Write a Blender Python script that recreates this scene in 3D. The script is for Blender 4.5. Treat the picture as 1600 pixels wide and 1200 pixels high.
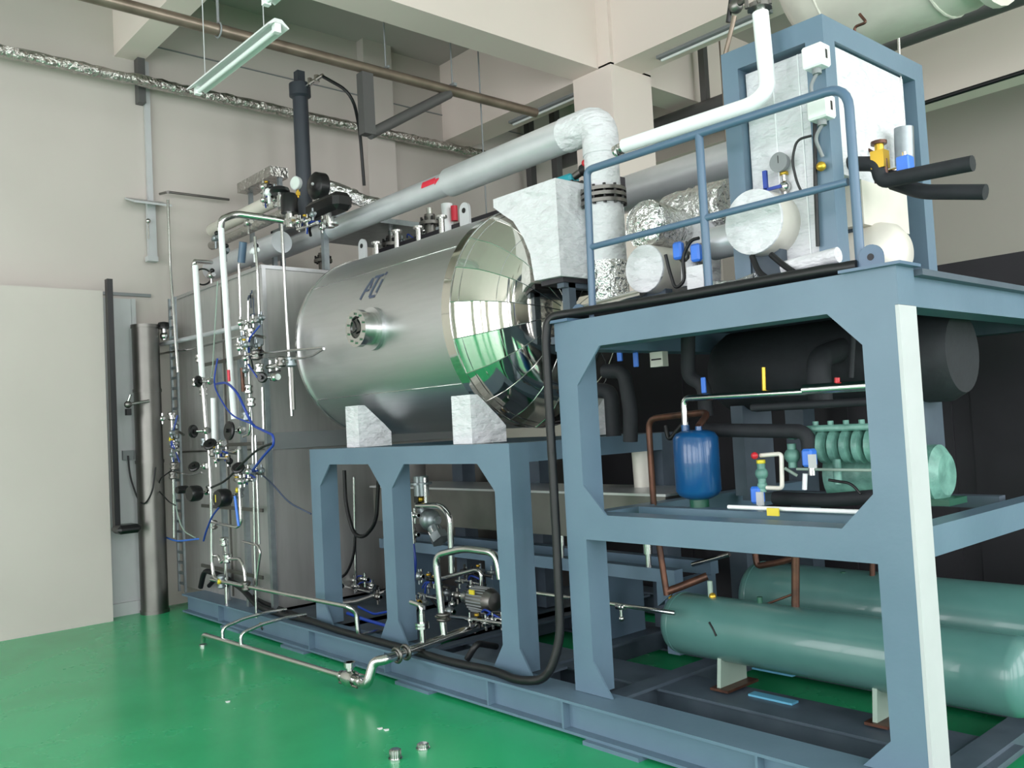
import bpy, math, random
from mathutils import Vector, Matrix
random.seed(7)
R = math.radians
PI = math.pi
scn = bpy.context.scene
for o in list(bpy.data.objects): bpy.data.objects.remove(o)
COL = scn.collection

# ---------------------------------------------------------------- camera, light, exposure
F = 1389.3
CP = Vector((0, 0, 1.6))
def cam_axes(yaw, pitch, roll):
    cy, sy, cp, sp = math.cos(yaw), math.sin(yaw), math.cos(pitch), math.sin(pitch)
    f = Vector((sy*cp, cy*cp, sp)); r = Vector((cy, -sy, 0)); u = r.cross(f)
    c, s = math.cos(roll), math.sin(roll)
    return c*r+s*u, -s*r+c*u, f
RX, UX, FX = cam_axes(R(-48.3346), R(2.6270), R(-3.0623))
cam = bpy.data.cameras.new('camera'); camo = bpy.data.objects.new('camera', cam); COL.objects.link(camo)
cam.sensor_fit = 'HORIZONTAL'; cam.sensor_width = 36; cam.lens = 36*F/1600; cam.clip_start = .05; cam.clip_end = 200
camo.matrix_world = Matrix.Translation(CP) @ Matrix((RX, UX, -FX)).transposed().to_4x4()
scn.camera = camo
vs = scn.view_settings
vs.view_transform = 'Standard'; vs.look = 'None'; vs.gamma = 1; vs.use_curve_mapping = False; vs.exposure = -0.3
try:
    scn.cycles.max_bounces = 10; scn.cycles.diffuse_bounces = 6; scn.cycles.glossy_bounces = 5
    scn.cycles.sample_clamp_indirect = 6
except Exception: pass

W = bpy.data.worlds.new('daylight'); scn.world = W; W.use_nodes = True
bg = W.node_tree.nodes['Background']; bg.inputs['Color'].default_value = (.97, .98, 1, 1); bg.inputs['Strength'].default_value = 9.0

# window openings (daylight comes in through them): (x0,x1,z0,z1) in the front wall y=-4.5, (y0,y1,z0,z1) in the right wall x=6
ROOM = dict(x0=-8.95, x1=6.0, y0=-4.5, y1=13.0, z1=6.3)
WF = [(-7.6, -4.9, .5, 4.6), (-3.9, -1.2, .5, 4.6), (-.2, 2.5, .5, 4.6), (3.2, 5.4, .5, 4.6)]
WR = [(-3.9, -1.2, .4, 6.1), (-.2, 2.5, .4, 6.1), (3.4, 6.1, .4, 6.1), (7.2, 10.4, .4, 6.1)]
def portal(name, loc, rot, sx, sy):
    L = bpy.data.lights.new(name, 'AREA'); L.shape = 'RECTANGLE'; L.size = sx; L.size_y = sy
    L.cycles.is_portal = True
    o = bpy.data.objects.new(name, L); COL.objects.link(o); o.location = loc; o.rotation_euler = rot
for (a, b, c, d) in WF: portal('window_daylight', ((a+b)/2, ROOM['y0']-.12, (c+d)/2), (R(90), 0, 0), b-a, d-c)
for (a, b, c, d) in WR: portal('window_daylight', (ROOM['x1']+.12, (a+b)/2, (c+d)/2), (R(90), 0, R(90)), b-a, d-c)

# ---------------------------------------------------------------- placing: a point of the photograph on a known plane of the room
def A(px, py, ax, v):
    d = RX*((px-800)/F) + UX*((600-py)/F) + FX
    i = 'xyz'.index(ax); t = (v-CP[i])/d[i]
    return CP + d*t
def PL(ax, v, pts): return [A(p[0], p[1], ax, v) for p in pts]
V = Vector

# ---------------------------------------------------------------- materials
def lin(c): return tuple(((x/255)/12.92 if x/255 <= .04045 else ((x/255+.055)/1.055)**2.4) for x in c) + (1,)
def mat(name, rgb, rough=.5, metal=0, noise=0, nscale=6, bump=0, bscale=40, rgb2=None, stretch=None, spec=.5, coat=0, rvar=0):
    m = bpy.data.materials.new(name); m.use_nodes = True
    nt = m.node_tree; N = nt.nodes; Lk = nt.links
    b = N['Principled BSDF']
    b.inputs['Roughness'].default_value = rough; b.inputs['Metallic'].default_value = metal
    b.inputs['Specular IOR Level'].default_value = spec; b.inputs['Coat Weight'].default_value = coat
    tc = N.new('ShaderNodeTexCoord'); mp = N.new('ShaderNodeMapping'); Lk.new(tc.outputs['Object'], mp.inputs['Vector'])
    if stretch: mp.inputs['Scale'].default_value = stretch
    c1 = lin(rgb)
    nz = N.new('ShaderNodeTexNoise'); nz.inputs['Scale'].default_value = nscale; nz.inputs['Detail'].default_value = 5
    Lk.new(mp.outputs['Vector'], nz.inputs['Vector'])
    cr = N.new('ShaderNodeValToRGB')
    c2 = lin(rgb2) if rgb2 else tuple(max(0, x*(1-max(noise, .04))) for x in c1[:3])+(1,)
    cr.color_ramp.elements[0].position = .35; cr.color_ramp.elements[1].position = .62
    cr.color_ramp.elements[0].color = c2; cr.color_ramp.elements[1].color = c1
    Lk.new(nz.outputs['Fac'], cr.inputs['Fac']); Lk.new(cr.outputs['Color'], b.inputs['Base Color'])
    if rvar:
        mr = N.new('ShaderNodeMapRange'); mr.inputs['To Min'].default_value = rough-rvar; mr.inputs['To Max'].default_value = rough+rvar
        Lk.new(nz.outputs['Fac'], mr.inputs['Value']); Lk.new(mr.outputs['Result'], b.inputs['Roughness'])
    if bump:
        n2 = N.new('ShaderNodeTexNoise'); n2.inputs['Scale'].default_value = bscale; n2.inputs['Detail'].default_value = 4
        Lk.new(mp.outputs['Vector'], n2.inputs['Vector'])
        bp = N.new('ShaderNodeBump'); bp.inputs['Strength'].default_value = bump; bp.inputs['Distance'].default_value = .035 if bump > .8 else .02
        Lk.new(n2.outputs['Fac'], bp.inputs['Height']); Lk.new(bp.outputs['Normal'], b.inputs['Normal'])
    return m
M = dict(
 wall=mat('painted_wall', (194, 187, 181), .7, noise=.05, nscale=.6, rgb2=(188, 181, 175)),
 ceil=mat('painted_concrete', (178, 174, 170), .8, noise=.05, nscale=.8),
 beam=mat('painted_beam', (228, 216, 208), .75, noise=.04, nscale=.5),
 floor=mat('green_epoxy', (44, 172, 114), .27, rgb2=(36, 158, 102), nscale=1.2, rvar=.05, bump=.015, bscale=5),
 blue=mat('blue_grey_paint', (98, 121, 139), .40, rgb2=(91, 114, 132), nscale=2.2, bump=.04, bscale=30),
 blued=mat('blue_grey_paint_shaded', (76, 88, 100), .5, rgb2=(64, 76, 88), nscale=5),  # darker copy of the frame paint: shade of rear and inner parts in colour
 rail=mat('blue_rail_paint', (82, 106, 130), .35),
 steel=mat('brushed_steel', (206, 207, 209), .37, 1, noise=.04, nscale=3, bump=.03, bscale=60, stretch=(1, 12, 12)),
 steelv=mat('cabinet_steel', (190, 189, 187), .38, .6, noise=.10, nscale=2, bump=.02, bscale=50, stretch=(8, 8, 1)),
 steeld=mat('dull_steel', (128, 126, 122), .42, 1, noise=.2, nscale=3),
 polish=mat('polished_steel', (226, 222, 214), .07, 1, noise=.02, bump=.02, bscale=8),
 tube=mat('stainless_tube', (205, 205, 203), .18, 1, noise=.06, nscale=20),
 alu=mat('aluminium_cladding', (212, 215, 220), .34, .5, noise=.08, nscale=5, bump=.08, bscale=14),
 foil=mat('crinkled_foil', (236, 236, 236), .2, 1, noise=.1, nscale=25, bump=1.0, bscale=26),
 foilb=mat('foil_pipe_wrap', (205, 203, 198), .22, 1, noise=.2, nscale=10, bump=1.0, bscale=22),
 wht=mat('white_insulation', (216, 217, 221), .5, noise=.07, nscale=6, bump=1.0, bscale=9, stretch=(1, 1, 2.2)),
 whts=mat('white_sleeve', (240, 243, 245), .4, noise=.05, nscale=8),
 cream=mat('cream_cladding', (226, 222, 212), .42, .15, noise=.08, nscale=5, bump=.1, bscale=10),
 whbox=mat('white_plastic', (240, 240, 240), .35),
 blk=mat('black_rubber', (13, 15, 18), .5, noise=.2, nscale=20),
 blkf=mat('black_foam', (30, 33, 38), .75, noise=.2, nscale=20, bump=.1),
 blkp=mat('black_plastic', (16, 17, 19), .35),
 charc=mat('charcoal_paint', (50, 56, 64), .5, noise=.08),
 galv=mat('galvanised', (150, 158, 162), .4, .8, noise=.15, nscale=15),
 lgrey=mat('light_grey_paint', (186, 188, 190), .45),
 mgrey=mat('mid_grey_paint', (128, 132, 134), .5),
 dgrey=mat('dark_panel', (40, 38, 44), .6, noise=.15),
 brown=mat('oxidised_pipe', (140, 128, 114), .35, .6, rgb2=(116, 104, 92), nscale=4),
 dpipe=mat('dark_grey_pipe', (92, 92, 92), .45, .3),
 copper=mat('copper', (104, 70, 56), .42, .6, rgb2=(76, 54, 46), nscale=12),
 brass=mat('brass', (206, 168, 60), .3, .7),
 yel=mat('yellow_plastic', (226, 208, 60), .4),
 red=mat('red_plastic', (200, 40, 50), .4),
 redst=mat('red_sticker', (214, 44, 66), .4),
 bcyl=mat('blue_enamel', (18, 78, 128), .28, rgb2=(15, 70, 118), nscale=4, coat=.3),
 btub=mat('blue_hose', (28, 60, 150), .35),
 btag=mat('blue_plastic', (60, 120, 220), .35),
 teal=mat('teal_paint', (30, 150, 165), .4),
 gtank=mat('green_tank_paint', (82, 124, 120), .3, rgb2=(74, 116, 112), nscale=3, coat=.3),
 gcomp=mat('green_compressor_paint', (112, 160, 148), .4, rgb2=(84, 128, 118), nscale=14, bump=.2),
 gdark=mat('dark_green_paint', (32, 84, 66), .4),
 palegr=mat('pale_green_bracket', (150, 170, 158), .5),
 glass=mat('dark_glass', (20, 26, 24), .06, coat=.5),
 face=mat('dial_face', (214, 224, 218), .3),
 cyan=mat('cyan_strip', (92, 160, 190), .45),
 mark=mat('grey_blue_lettering', (66, 76, 98), .45),
 lamp=mat('lamp_white', (226, 224, 226), .4),
 tubeoff=mat('fluorescent_tube_off', (232, 238, 236), .3),
)

# ---------------------------------------------------------------- mesh builder
class MB:
    def __init__(s): s.v = []; s.f = []; s.sm = []
    def add(s, vs, fs, smooth=False):
        n = len(s.v); s.v += [Vector(v) for v in vs]
        for f in fs: s.f.append([i+n for i in f]); s.sm.append(smooth)
        return s
    def box(s, x0, x1, y0, y1, z0, z1):
        x0, x1 = min(x0, x1), max(x0, x1); y0, y1 = min(y0, y1), max(y0, y1); z0, z1 = min(z0, z1), max(z0, z1)
        return s.add([(x0,y0,z0),(x1,y0,z0),(x1,y1,z0),(x0,y1,z0),(x0,y0,z1),(x1,y0,z1),(x1,y1,z1),(x0,y1,z1)],
            [(0,3,2,1),(4,5,6,7),(0,1,5,4),(1,2,6,5),(2,3,7,6),(3,0,4,7)])
    def rbox(s, x0, x1, y0, y1, z0, z1, b=.01):
        # box with chamfered edges, lathe-free: three stacked outlines
        def ring(i, z): return [(x0+i,y0+b+0*i,z),(x0+b,y0+i,z),(x1-b,y0+i,z),(x1-i,y0+b,z),(x1-i,y1-b,z),(x1-b,y1-i,z),(x0+b,y1-i,z),(x0+i,y1-b,z)]
        rs = [ring(b*.99, z0), ring(0, z0+b), ring(0, z1-b), ring(b*.99, z1)]
        vs = [p for r in rs for p in r]; fs = []
        for k in range(3):
            for j in range(8): fs.append((k*8+j, k*8+(j+1) % 8, (k+1)*8+(j+1) % 8, (k+1)*8+j))
        fs.append(tuple(range(7, -1, -1))); fs.append(tuple(range(24, 32)))
        return s.add(vs, fs)
    def prism(s, poly, ext):   # poly: 3d points (planar), ext: vector
        n = len(poly); e = Vector(ext); vs = [Vector(p) for p in poly]; vs += [p+e for p in vs]
        fs = [tuple(range(n)), tuple(range(2*n-1, n-1, -1))]
        for i in range(n): fs.append((i, i+n, (i+1) % n + n, (i+1) % n))
        return s.add(vs, fs)
    def frame(s, d):
        d = d.normalized(); a = Vector((0, 0, 1)) if abs(d.z) < .9 else Vector((1, 0, 0))
        u = d.cross(a).normalized(); return u, d.cross(u).normalized()
    def lathe(s, p, d, prof, seg=24, smooth=True, a0=0):   # prof: (along, radius)
        p = Vector(p); d = Vector(d).normalized(); u, w = s.frame(d); vs = []; fs = []
        for (t, r) in prof:
            for k in range(seg):
                an = a0+2*PI*k/seg; vs.append(p + d*t + (u*math.cos(an)+w*math.sin(an))*max(r, 1e-4))
        for i in range(len(prof)-1):
            for k in range(seg):
                k2 = (k+1) % seg; fs.append((i*seg+k, (i+1)*seg+k, (i+1)*seg+k2, i*seg+k2))
        s.add(vs, fs, smooth)
        n = len(s.v)-len(vs)
        if prof[0][1] > 1e-3: s.f.append([n+k for k in range(seg)]); s.sm.append(False)
        if prof[-1][1] > 1e-3: s.f.append([n+(len(prof)-1)*seg+k for k in range(seg-1, -1, -1)]); s.sm.append(False)
        return s
    def cyl(s, p0, p1, r, r1=None, seg=16):
        p0 = Vector(p0); p1 = Vector(p1); d = p1-p0; L = d.length
        # duplicated end rings give crisp caps
        return s.lathe(p0, d, [(0, r), (L, r if r1 is None else r1)], seg)
    def ball(s, p, r, seg=14, sq=1, d=(0, 0, 1)):
        return s.lathe(Vector(p)-Vector(d).normalized()*r*sq, d, [(r*sq*(1-math.cos(PI*i/8)), r*math.sin(PI*i/8)) for i in range(9)], seg)
    def torus(s, p, d, Rr, r, seg=28, s2=8):
        p = Vector(p); d = Vector(d).normalized(); u, w = s.frame(d); vs = []; fs = []
        for i in range(seg):
            a = 2*PI*i/seg; c = u*math.cos(a)+w*math.sin(a)
            for j in range(s2):
                b = 2*PI*j/s2; vs.append(p+c*(Rr+r*math.cos(b))+d*(r*math.sin(b)))
        for i in range(seg):
            for j in range(s2):
                fs.append((i*s2+j, ((i+1) % seg)*s2+j, ((i+1) % seg)*s2+(j+1) % s2, i*s2+(j+1) % s2))
        return s.add(vs, fs, True)
    def tube(s, pts, r, fil=None, seg=12, wob=0):
        pts = [Vector(p) for p in pts]
        P = round_path(pts, fil if fil is not None else r*2.5)
        if wob: P = densify(P, r*1.2)
        vs = []; fs = []; u = None
        for i, p in enumerate(P):
            d = (P[min(i+1, len(P)-1)]-P[max(i-1, 0)]).normalized()
            if u is None: u, _ = s.frame(d)
            u = (u-d*u.dot(d)).normalized(); w = d.cross(u)
            for k in range(seg):
                a = 2*PI*k/seg; rr = r*(1+(random.uniform(-wob, wob) if wob else 0))
                vs.append(p+(u*math.cos(a)+w*math.sin(a))*rr)
        for i in range(len(P)-1):
            for k in range(seg):
                k2 = (k+1) % seg; fs.append((i*seg+k, i*seg+k2, (i+1)*seg+k2, (i+1)*seg+k))
        n = len(s.v); s.add(vs, fs, True)
        s.f.append([n+k for k in range(seg-1, -1, -1)]); s.sm.append(False)
        s.f.append([n+(len(P)-1)*seg+k for k in range(seg)]); s.sm.append(False)
        return s
    def bolts(s, c, d, Rr, n, r=.009, h=.014):
        c = Vector(c); d = Vector(d).normalized(); u, w = s.frame(d)
        for k in range(n):
            a = 2*PI*(k+.5)/n; s.lathe(c+(u*math.cos(a)+w*math.sin(a))*Rr-d*h/2, d, [(0, r), (h, r)], 6, False)
        return s
    def build(s, name, m, parent=None, origin=None):
        me = bpy.data.meshes.new(name)
        if parent is not None: org = wloc(parent)
        elif origin is not None: org = Vector(origin)
        else:
            lo = [min(v[i] for v in s.v) for i in range(3)]; hi = [max(v[i] for v in s.v) for i in range(3)]
            org = Vector(((lo[0]+hi[0])/2, (lo[1]+hi[1])/2, lo[2]))
        me.from_pydata([v-org for v in s.v], [], s.f); me.polygons.foreach_set('use_smooth', s.sm)
        me.materials.append(M[m]); me.update()
        bm_fix(me)
        o = bpy.data.objects.new(name, me); COL.objects.link(o)
        if parent is not None: o.parent = parent
        else: o.location = org
        return o
import bmesh
def bm_fix(me):
    b = bmesh.new(); b.from_mesh(me); bmesh.ops.recalc_face_normals(b, faces=b.faces)
    for e in b.edges:
        if len(e.link_faces) == 2 and e.calc_face_angle(0) > R(38): e.smooth = False
    b.to_mesh(me); b.free()
def wloc(o):
    l = Vector(o.location)
    while o.parent: o = o.parent; l = l+Vector(o.location)
    return l
def round_path(pts, fil):
    if len(pts) < 3 or fil <= 0: return pts
    out = [pts[0]]
    for i in range(1, len(pts)-1):
        a, b, c = pts[i-1], pts[i], pts[i+1]
        f = min(fil, (a-b).length*.48, (c-b).length*.48)
        if f < 1e-4: out.append(b); continue
        p0 = b+(a-b).normalized()*f; p1 = b+(c-b).normalized()*f
        for k in range(7):
            t = k/6; out.append(p0*(1-t)**2+b*2*t*(1-t)+p1*t*t)
    out.append(pts[-1]); return out
def densify(P, st):
    o = [P[0]]
    for a, b in zip(P, P[1:]):
        n = max(1, int((b-a).length/st))
        for k in range(1, n+1): o.append(a.lerp(b, k/n))
    return o
def tag(o, label=None, cat=None, group=None, kind=None):
    if label: o['label'] = label
    if cat: o['category'] = cat
    if group: o['group'] = group
    if kind: o['kind'] = kind
    return o
def thing(name, label, cat, loc, group=None):
    o = bpy.data.objects.new(name, None); COL.objects.link(o); o.location = Vector(loc); o.empty_display_size = .1
    return tag(o, label, cat, group)
def struct(name, mb, m): return tag(mb.build(name, m, origin=(0, 0, 0)), kind='structure')
def single(name, mb, m, label, cat, group=None): return tag(mb.build(name, m), label, cat, group)
def pipe(name, pts, r, m, label, cat='pipe', group=None, fil=None, wob=0): return single(name, MB().tube(pts, r, fil, wob=wob), m, label, cat, group)

# ---------------------------------------------------------------- the room
X0, X1, Y0, Y1, ZC = ROOM['x0'], ROOM['x1'], ROOM['y0'], ROOM['y1'], ROOM['z1']
struct('floor', MB().box(X0-.2, X1+.2, Y0-.2, Y1+.2, -.2, 0), 'floor')
struct('ceiling', MB().box(X0-.2, X1+.2, Y0-.2, Y1+.2, ZC, ZC+.2), 'ceil')
struct('wall_left', MB().box(X0-.2, X0, Y0-.2, Y1+.2, 0, ZC), 'wall')
struct('wall_back', MB().box(X0, X1, Y1, Y1+.2, 0, ZC), 'wall')
def holed(x0, x1, z0, z1, holes, put):
    xs = x0
    for (a, b, c, d) in holes:
        put(xs, a, z0, z1); put(a, b, z0, c); put(a, b, d, z1); xs = b
    put(xs, x1, z0, z1)
mf = MB(); holed(X0, X1, 0, ZC, WF, lambda a, b, c, d: mf.box(a, b, Y0-.2, Y0, c, d)); struct('wall_front', mf, 'wall')
mr_ = MB(); holed(Y0-.2, Y1+.2, 0, ZC, WR, lambda a, b, c, d: mr_.box(X1, X1+.2, a, b, c, d)); struct('wall_right', mr_, 'wall')
wn = 0
for (a, b, c, d) in WF:
    wn += 1; m = MB()
    for x in (a+.03, (a+b)/2, b-.03): m.box(x-.03, x+.03, Y0-.12, Y0-.06, c, d)
    for z in (c+.03, c+(d-c)*.7, d-.03): m.box(a, b, Y0-.12, Y0-.06, z-.03, z+.03)
    struct('window_%d' % wn, m, 'whbox')
for (a, b, c, d) in WR:
    wn += 1; m = MB()
    for y in (a+.03, (a+b)/2, b-.03): m.box(X1+.06, X1+.12, y-.03, y+.03, c, d)
    for z in (c+.03, c+(d-c)*.7, d-.03): m.box(X1+.06, X1+.12, a, b, z-.03, z+.03)
    struct('window_%d' % wn, m, 'whbox')
# concrete beams, column, pilasters (trim_n)
BZ = 5.3
struct('trim_1', MB().box(-6.55, -6.17, Y0, 6.95, BZ, ZC).box(-6.55, -6.17, 7.6, Y1, BZ, ZC), 'beam')
struct('trim_2', MB().box(X0, -6.55, 7.0, 7.45, BZ, ZC).box(-6.17, X1, 7.0, 7.45, BZ, ZC), 'beam')
struct('trim_3', MB().box(-6.55, -6.0, 6.95, 7.6, 0, BZ+.02).box(-6.55, -6.0, 6.95, 7.6, BZ, ZC), 'beam')
struct('trim_4', MB().box(X0, -6.55, 2.93, 3.2, 5.45, ZC), 'beam')
struct('trim_5', MB().box(X0, -6.3, 10.2, 10.6, BZ, ZC).box(-6.0, X1, 10.2, 10.6, BZ-.3, ZC), 'beam')
struct('trim_6', MB().box(X0, X0+.14, 5.75, 6.15, 0, ZC), 'wall')
struct('trim_7', MB().box(X0, X0+.012, 3.2, 9.5, 5.64, 5.652).box(X0, X0+.03, Y0, 3.2, 3.06, 3.09), 'mgrey')
struct('trim_8', MB().box(X0, X0+.3, 1.2, 2.66, 0, 3.05), 'wall')
struct('door_1', MB().box(X0, X0+.09, 2.67, 3.02, 0.0, 3.02).box(X0, X0+.12, 2.67, 3.02, 0, .12).box(X0, X0+.11, 2.67, 2.70, .12, 3.02).box(X0, X0+.11, 2.98, 3.02, .12, 3.02), 'lgrey')
struct('baseboard_left', MB().box(X0, X0+.02, Y0, 1.2, 0, .12), 'lgrey')

# ---------------------------------------------------------------- overhead pipes and lamps
pipe('steel_pipe', [(-6.9, -3, 4.98), (-6.9, 6.7, 5.0)], .05, 'brown', 'long bare brown steel pipe running under the ceiling beam above the lamp', fil=0)
pipe('foil_wrapped_pipe', [(-8.7, -3, 5.18), (-8.7, 7.6, 5.14)], .055, 'foilb', 'foil wrapped pipe running high along the left wall behind the black post', wob=.16, fil=0)
b = thing('pipe_bracket', 'dark steel V shaped bracket hanging under the brown overhead pipe', 'bracket', (-6.9, 4.53, 4.34))
P = MB().box(-6.95, -6.85, 4.45, 4.57, 4.36, 4.94).build('upright', 'dpipe', b)
P = MB().tube([(-6.9, 4.53, 4.37), (-6.9, 5.5, 4.96)], .05).build('brace', 'dpipe', b)
for (px, py0, py1, yy, wx) in ((603, 85, 190, 4.7, -6.6),):
    single('hanger_rod', MB().cyl((-6.9, 4.75, 5.05), (-6.9, 4.75, ZC), .008).box(-6.95, -6.85, 4.74, 4.76, 5.04, 5.06), 'mgrey', 'thin rod holding the brown overhead pipe, nearer the lamp', 'rod', 'hanger rods')
single('hanger_rod', MB().cyl((-6.9, 5.55, 5.06), (-6.9, 5.55, ZC), .008).box(-6.95, -6.85, 5.53, 5.57, 5.04, 5.07), 'mgrey', 'thin rod holding the brown overhead pipe, nearer the concrete column', 'rod', 'hanger rods')
single('hanger_rod', MB().cyl((-6.9, 3.1, 5.04), (-6.9, 3.1, ZC), .012).torus((-6.9, 3.1, 4.99), (0, 1, 0), .06, .008), 'mgrey', 'clamp rod holding the brown overhead pipe at the upper left corner', 'rod', 'hanger rods')
def batten(x0, x1, y, z, label, rods):
    t = thing('batten_lamp', label, 'lamp', ((x0+x1)/2, y, z), 'fluorescent batten lamps')
    MB().prism([(x0, y-.025, z+.06), (x0, y-.075, z+.015), (x0, y-.07, z+.008), (x0, y-.02, z+.035), (x0, y+.02, z+.035), (x0, y+.07, z+.008), (x0, y+.075, z+.015), (x0, y+.025, z+.06)], (x1-x0, 0, 0)).build('reflector', 'lamp', t)
    MB().cyl((x0+.04, y, z), (x1-.04, y, z), .016).build('fluorescent_tube', 'tubeoff', t)
    for x in (x0+.01, x1-.05): MB().box(x, x+.04, y-.022, y+.022, z-.022, z+.06).build('lamp_holder', 'whbox', t)
    for x in rods: MB().cyl((x, y, z+.06), (x, y, ZC), .004, seg=6).build('suspension_rod', 'lgrey', t)
    return t
batten(-6.37, -5.05, 2.67, 4.2, 'white batten lamp without cover hanging in front of the brown pipe', (-6.2, -5.25))
batten(-4.9, -3.6, 2.5, 4.25, 'white batten lamp at the top edge of the photo beyond the nearer one', (-4.8, -3.8))
def flat_lamp(x0, x1, y, z, label):
    t = thing('beam_lamp', label, 'lamp', ((x0+x1)/2, y, z), 'lamps under the beams')
    MB().box(x0, x1, y-.05, y+.05, z-.03, z).build('housing', 'mgrey', t); MB().cyl((x0+.03, y, z-.045), (x1-.03, y, z-.045), .014).build('fluorescent_tube', 'tubeoff', t)
flat_lamp(-7.9, -6.7, 7.25, BZ, 'slim lamp under the beam left of the concrete column')
flat_lamp(-5.6, -4.3, 7.25, BZ, 'slim lamp under the beam right of the concrete column')
# ducts and pipes beyond the column
pipe('grey_duct', [(-8.5, 8.6, 5.15), (-2.0, 8.6, 5.15)], .1, 'dpipe', 'dark grey duct hanging behind the concrete column, right of it', 'duct', fil=0)
single('duct_hanger', MB().box(-6.05, -5.97, 8.56, 8.64, 5.2, ZC), 'dpipe', 'dark square hanger above the duct right of the column', 'bracket')
single('duct_hanger', MB().box(-4.92, -4.88, 8.56, 8.64, 3.8, 5.06), 'brown', 'thin hanging strap below the dark duct right of the column', 'bracket')
sd_ = thing('silver_duct', 'wide silver duct running behind the column and the railing', 'duct', (-5, 6, 3.4)); MB().cyl((-7.5, 6.0, 3.55), (-2.6, 6.0, 3.61), .16, seg=28).build('run', 'alu', sd_)
for x in (-7.0, -3.2): MB().cyl((x, 6.0, 3.7), (x, 6.0, ZC), .008).build('hanger', 'mgrey', sd_)
pipe('black_rail_pipe', [(-6.4, 7.8, 4.15), (-2.0, 7.8, 4.2)], .02, 'blk', 'thin black pipe running behind the railing, above the silver duct', fil=0)
bb_ = thing('brown_branch_pipe', 'dull brown pipe right of the column low behind the railing', 'pipe', (-6, 7.9, 3.8)); MB().cyl((-8.2, 7.9, 3.85), (-5.0, 7.9, 3.95), .045).build('run', 'brown', bb_); MB().cyl((-5.3, 7.9, 3.94), (-5.3, 7.9, ZC), .008).build('hanger', 'brown', bb_)
for x, z0, z1, lab in ((-8.25, 4.6, 5.25, 'dark hanging strut left of the column, nearest to it'), (-8.75, 4.7, 5.25, 'dark hanging strut left of the column, farther from it')):
    single('hanging_strut', MB().box(x-.05, x+.05, 8.3, 8.4, z0, ZC), 'dpipe', lab, 'bracket', 'struts left of the column')
tk = thing('overhead_tank', 'large pale cylindrical tank above the insulated box at the top right', 'tank', (-2.2, 5.6, 3.9))
MB().lathe((-3.35, 6.0, 4.75), (1, 0, 0), [(0, .0), (.02, .25), (.09, .45), (.2, .58), (.32, .62), (1.15, .62), (1.3, .58)], 40).build('shell', 'cream', tk)
MB().torus((-2.95, 6.0, 4.75), (1, 0, 0), .62, .008).torus((-2.3, 6.0, 4.75), (1, 0, 0), .62, .012).build('seam', 'cream', tk)
MB().lathe((-2.05, 6.0, 4.75), (1, 0, 0), [(0, .66), (.05, .66), (.05, .3), (.3, .3)], 32).build('end_flange', 'cream', tk)
for x in (-3.0, -2.3): MB().cyl((x, 6.0, 5.3), (x, 6.0, ZC), .02).build('hanger', 'steeld', tk)

# ---------------------------------------------------------------- skid
YF = 3.35
t = thing('skid_base', 'blue grey steel I beam skid lying on the green floor under all the machinery', 'base', (-4.5, 4.2, 0))
XL, XR = -8.4, -1.45
def ibeam_x(x0, x1, yf, yb, z0, z1):
    ym = (yf+yb)/2 if yb-yf < .14 else yf+.06
    return MB().box(x0, x1, yf, yb, z1-.014, z1).box(x0, x1, yf, yb, z0, z0+.014).box(x0, x1, ym-.006, ym+.006, z0+.014, z1-.014)
ibeam_x(XL, XR, 3.2, 3.43, .02, .185).build('front_beam', 'blue', t)
for x in (-7.6, -6.0, -5.0, -3.95, -3.35, -2.2): MB().box(x-.006, x+.006, 3.205, 3.255, .034, .171).build('web_stiffener', 'blue', t)
for x in (-7.3, -6.2, -4.65, -3.0, -1.9): MB().box(x-.18, x+.18, 3.17, 3.5, 0, .02).build('foot_pad', 'blue', t)
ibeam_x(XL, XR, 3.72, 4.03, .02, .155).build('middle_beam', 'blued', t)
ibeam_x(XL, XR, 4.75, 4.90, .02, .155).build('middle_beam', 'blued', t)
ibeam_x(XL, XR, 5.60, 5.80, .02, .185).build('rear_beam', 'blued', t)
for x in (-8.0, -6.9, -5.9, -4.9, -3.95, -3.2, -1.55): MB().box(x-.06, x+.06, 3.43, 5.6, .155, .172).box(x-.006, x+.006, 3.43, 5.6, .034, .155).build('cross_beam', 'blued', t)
MB().box(-8.3, -4.75, 3.43, 5.6, .155, .172).build('deck_plate', 'blued', t)
MB().box(-4.55, -3.75, 3.43, 3.65, .172, .185).build('deck_plate', 'blued', t)

# ---------------------------------------------------------------- low frame
def gus(x, z, dx, dz, y0, y1): return MB().prism([(x, y0, z), (x+dx, y0, z), (x, y0, z+dz)], (0, y1-y0, 0))
t = thing('low_steel_frame', 'low blue grey steel frame carrying the round vessel, three posts in front', 'frame', (-5, 3.4, .185))
ZT = 1.495
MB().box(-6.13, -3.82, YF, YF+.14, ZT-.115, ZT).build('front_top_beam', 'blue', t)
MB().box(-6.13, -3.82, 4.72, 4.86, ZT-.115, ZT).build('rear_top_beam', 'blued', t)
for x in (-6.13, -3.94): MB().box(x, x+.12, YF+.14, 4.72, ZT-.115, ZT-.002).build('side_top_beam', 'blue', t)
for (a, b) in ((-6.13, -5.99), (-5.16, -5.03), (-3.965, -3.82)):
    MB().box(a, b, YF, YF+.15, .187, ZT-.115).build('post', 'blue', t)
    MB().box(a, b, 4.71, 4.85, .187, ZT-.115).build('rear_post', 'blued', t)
g = .115
for (x, s_) in ((-5.99, 1), (-5.16, -1), (-5.03, 1), (-3.965, -1)):
    gus(x, ZT-.115, s_*.15, -.16, YF, YF+.012).build('gusset', 'blue', t)
for (x, s_) in ((-5.99, 1), (-5.16, -1), (-5.03, 1), (-3.965, -1), (-3.82, 1)):
    gus(x, .187, s_*.1, .15, YF, YF+.012).build('foot_gusset', 'blue', t)

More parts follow.
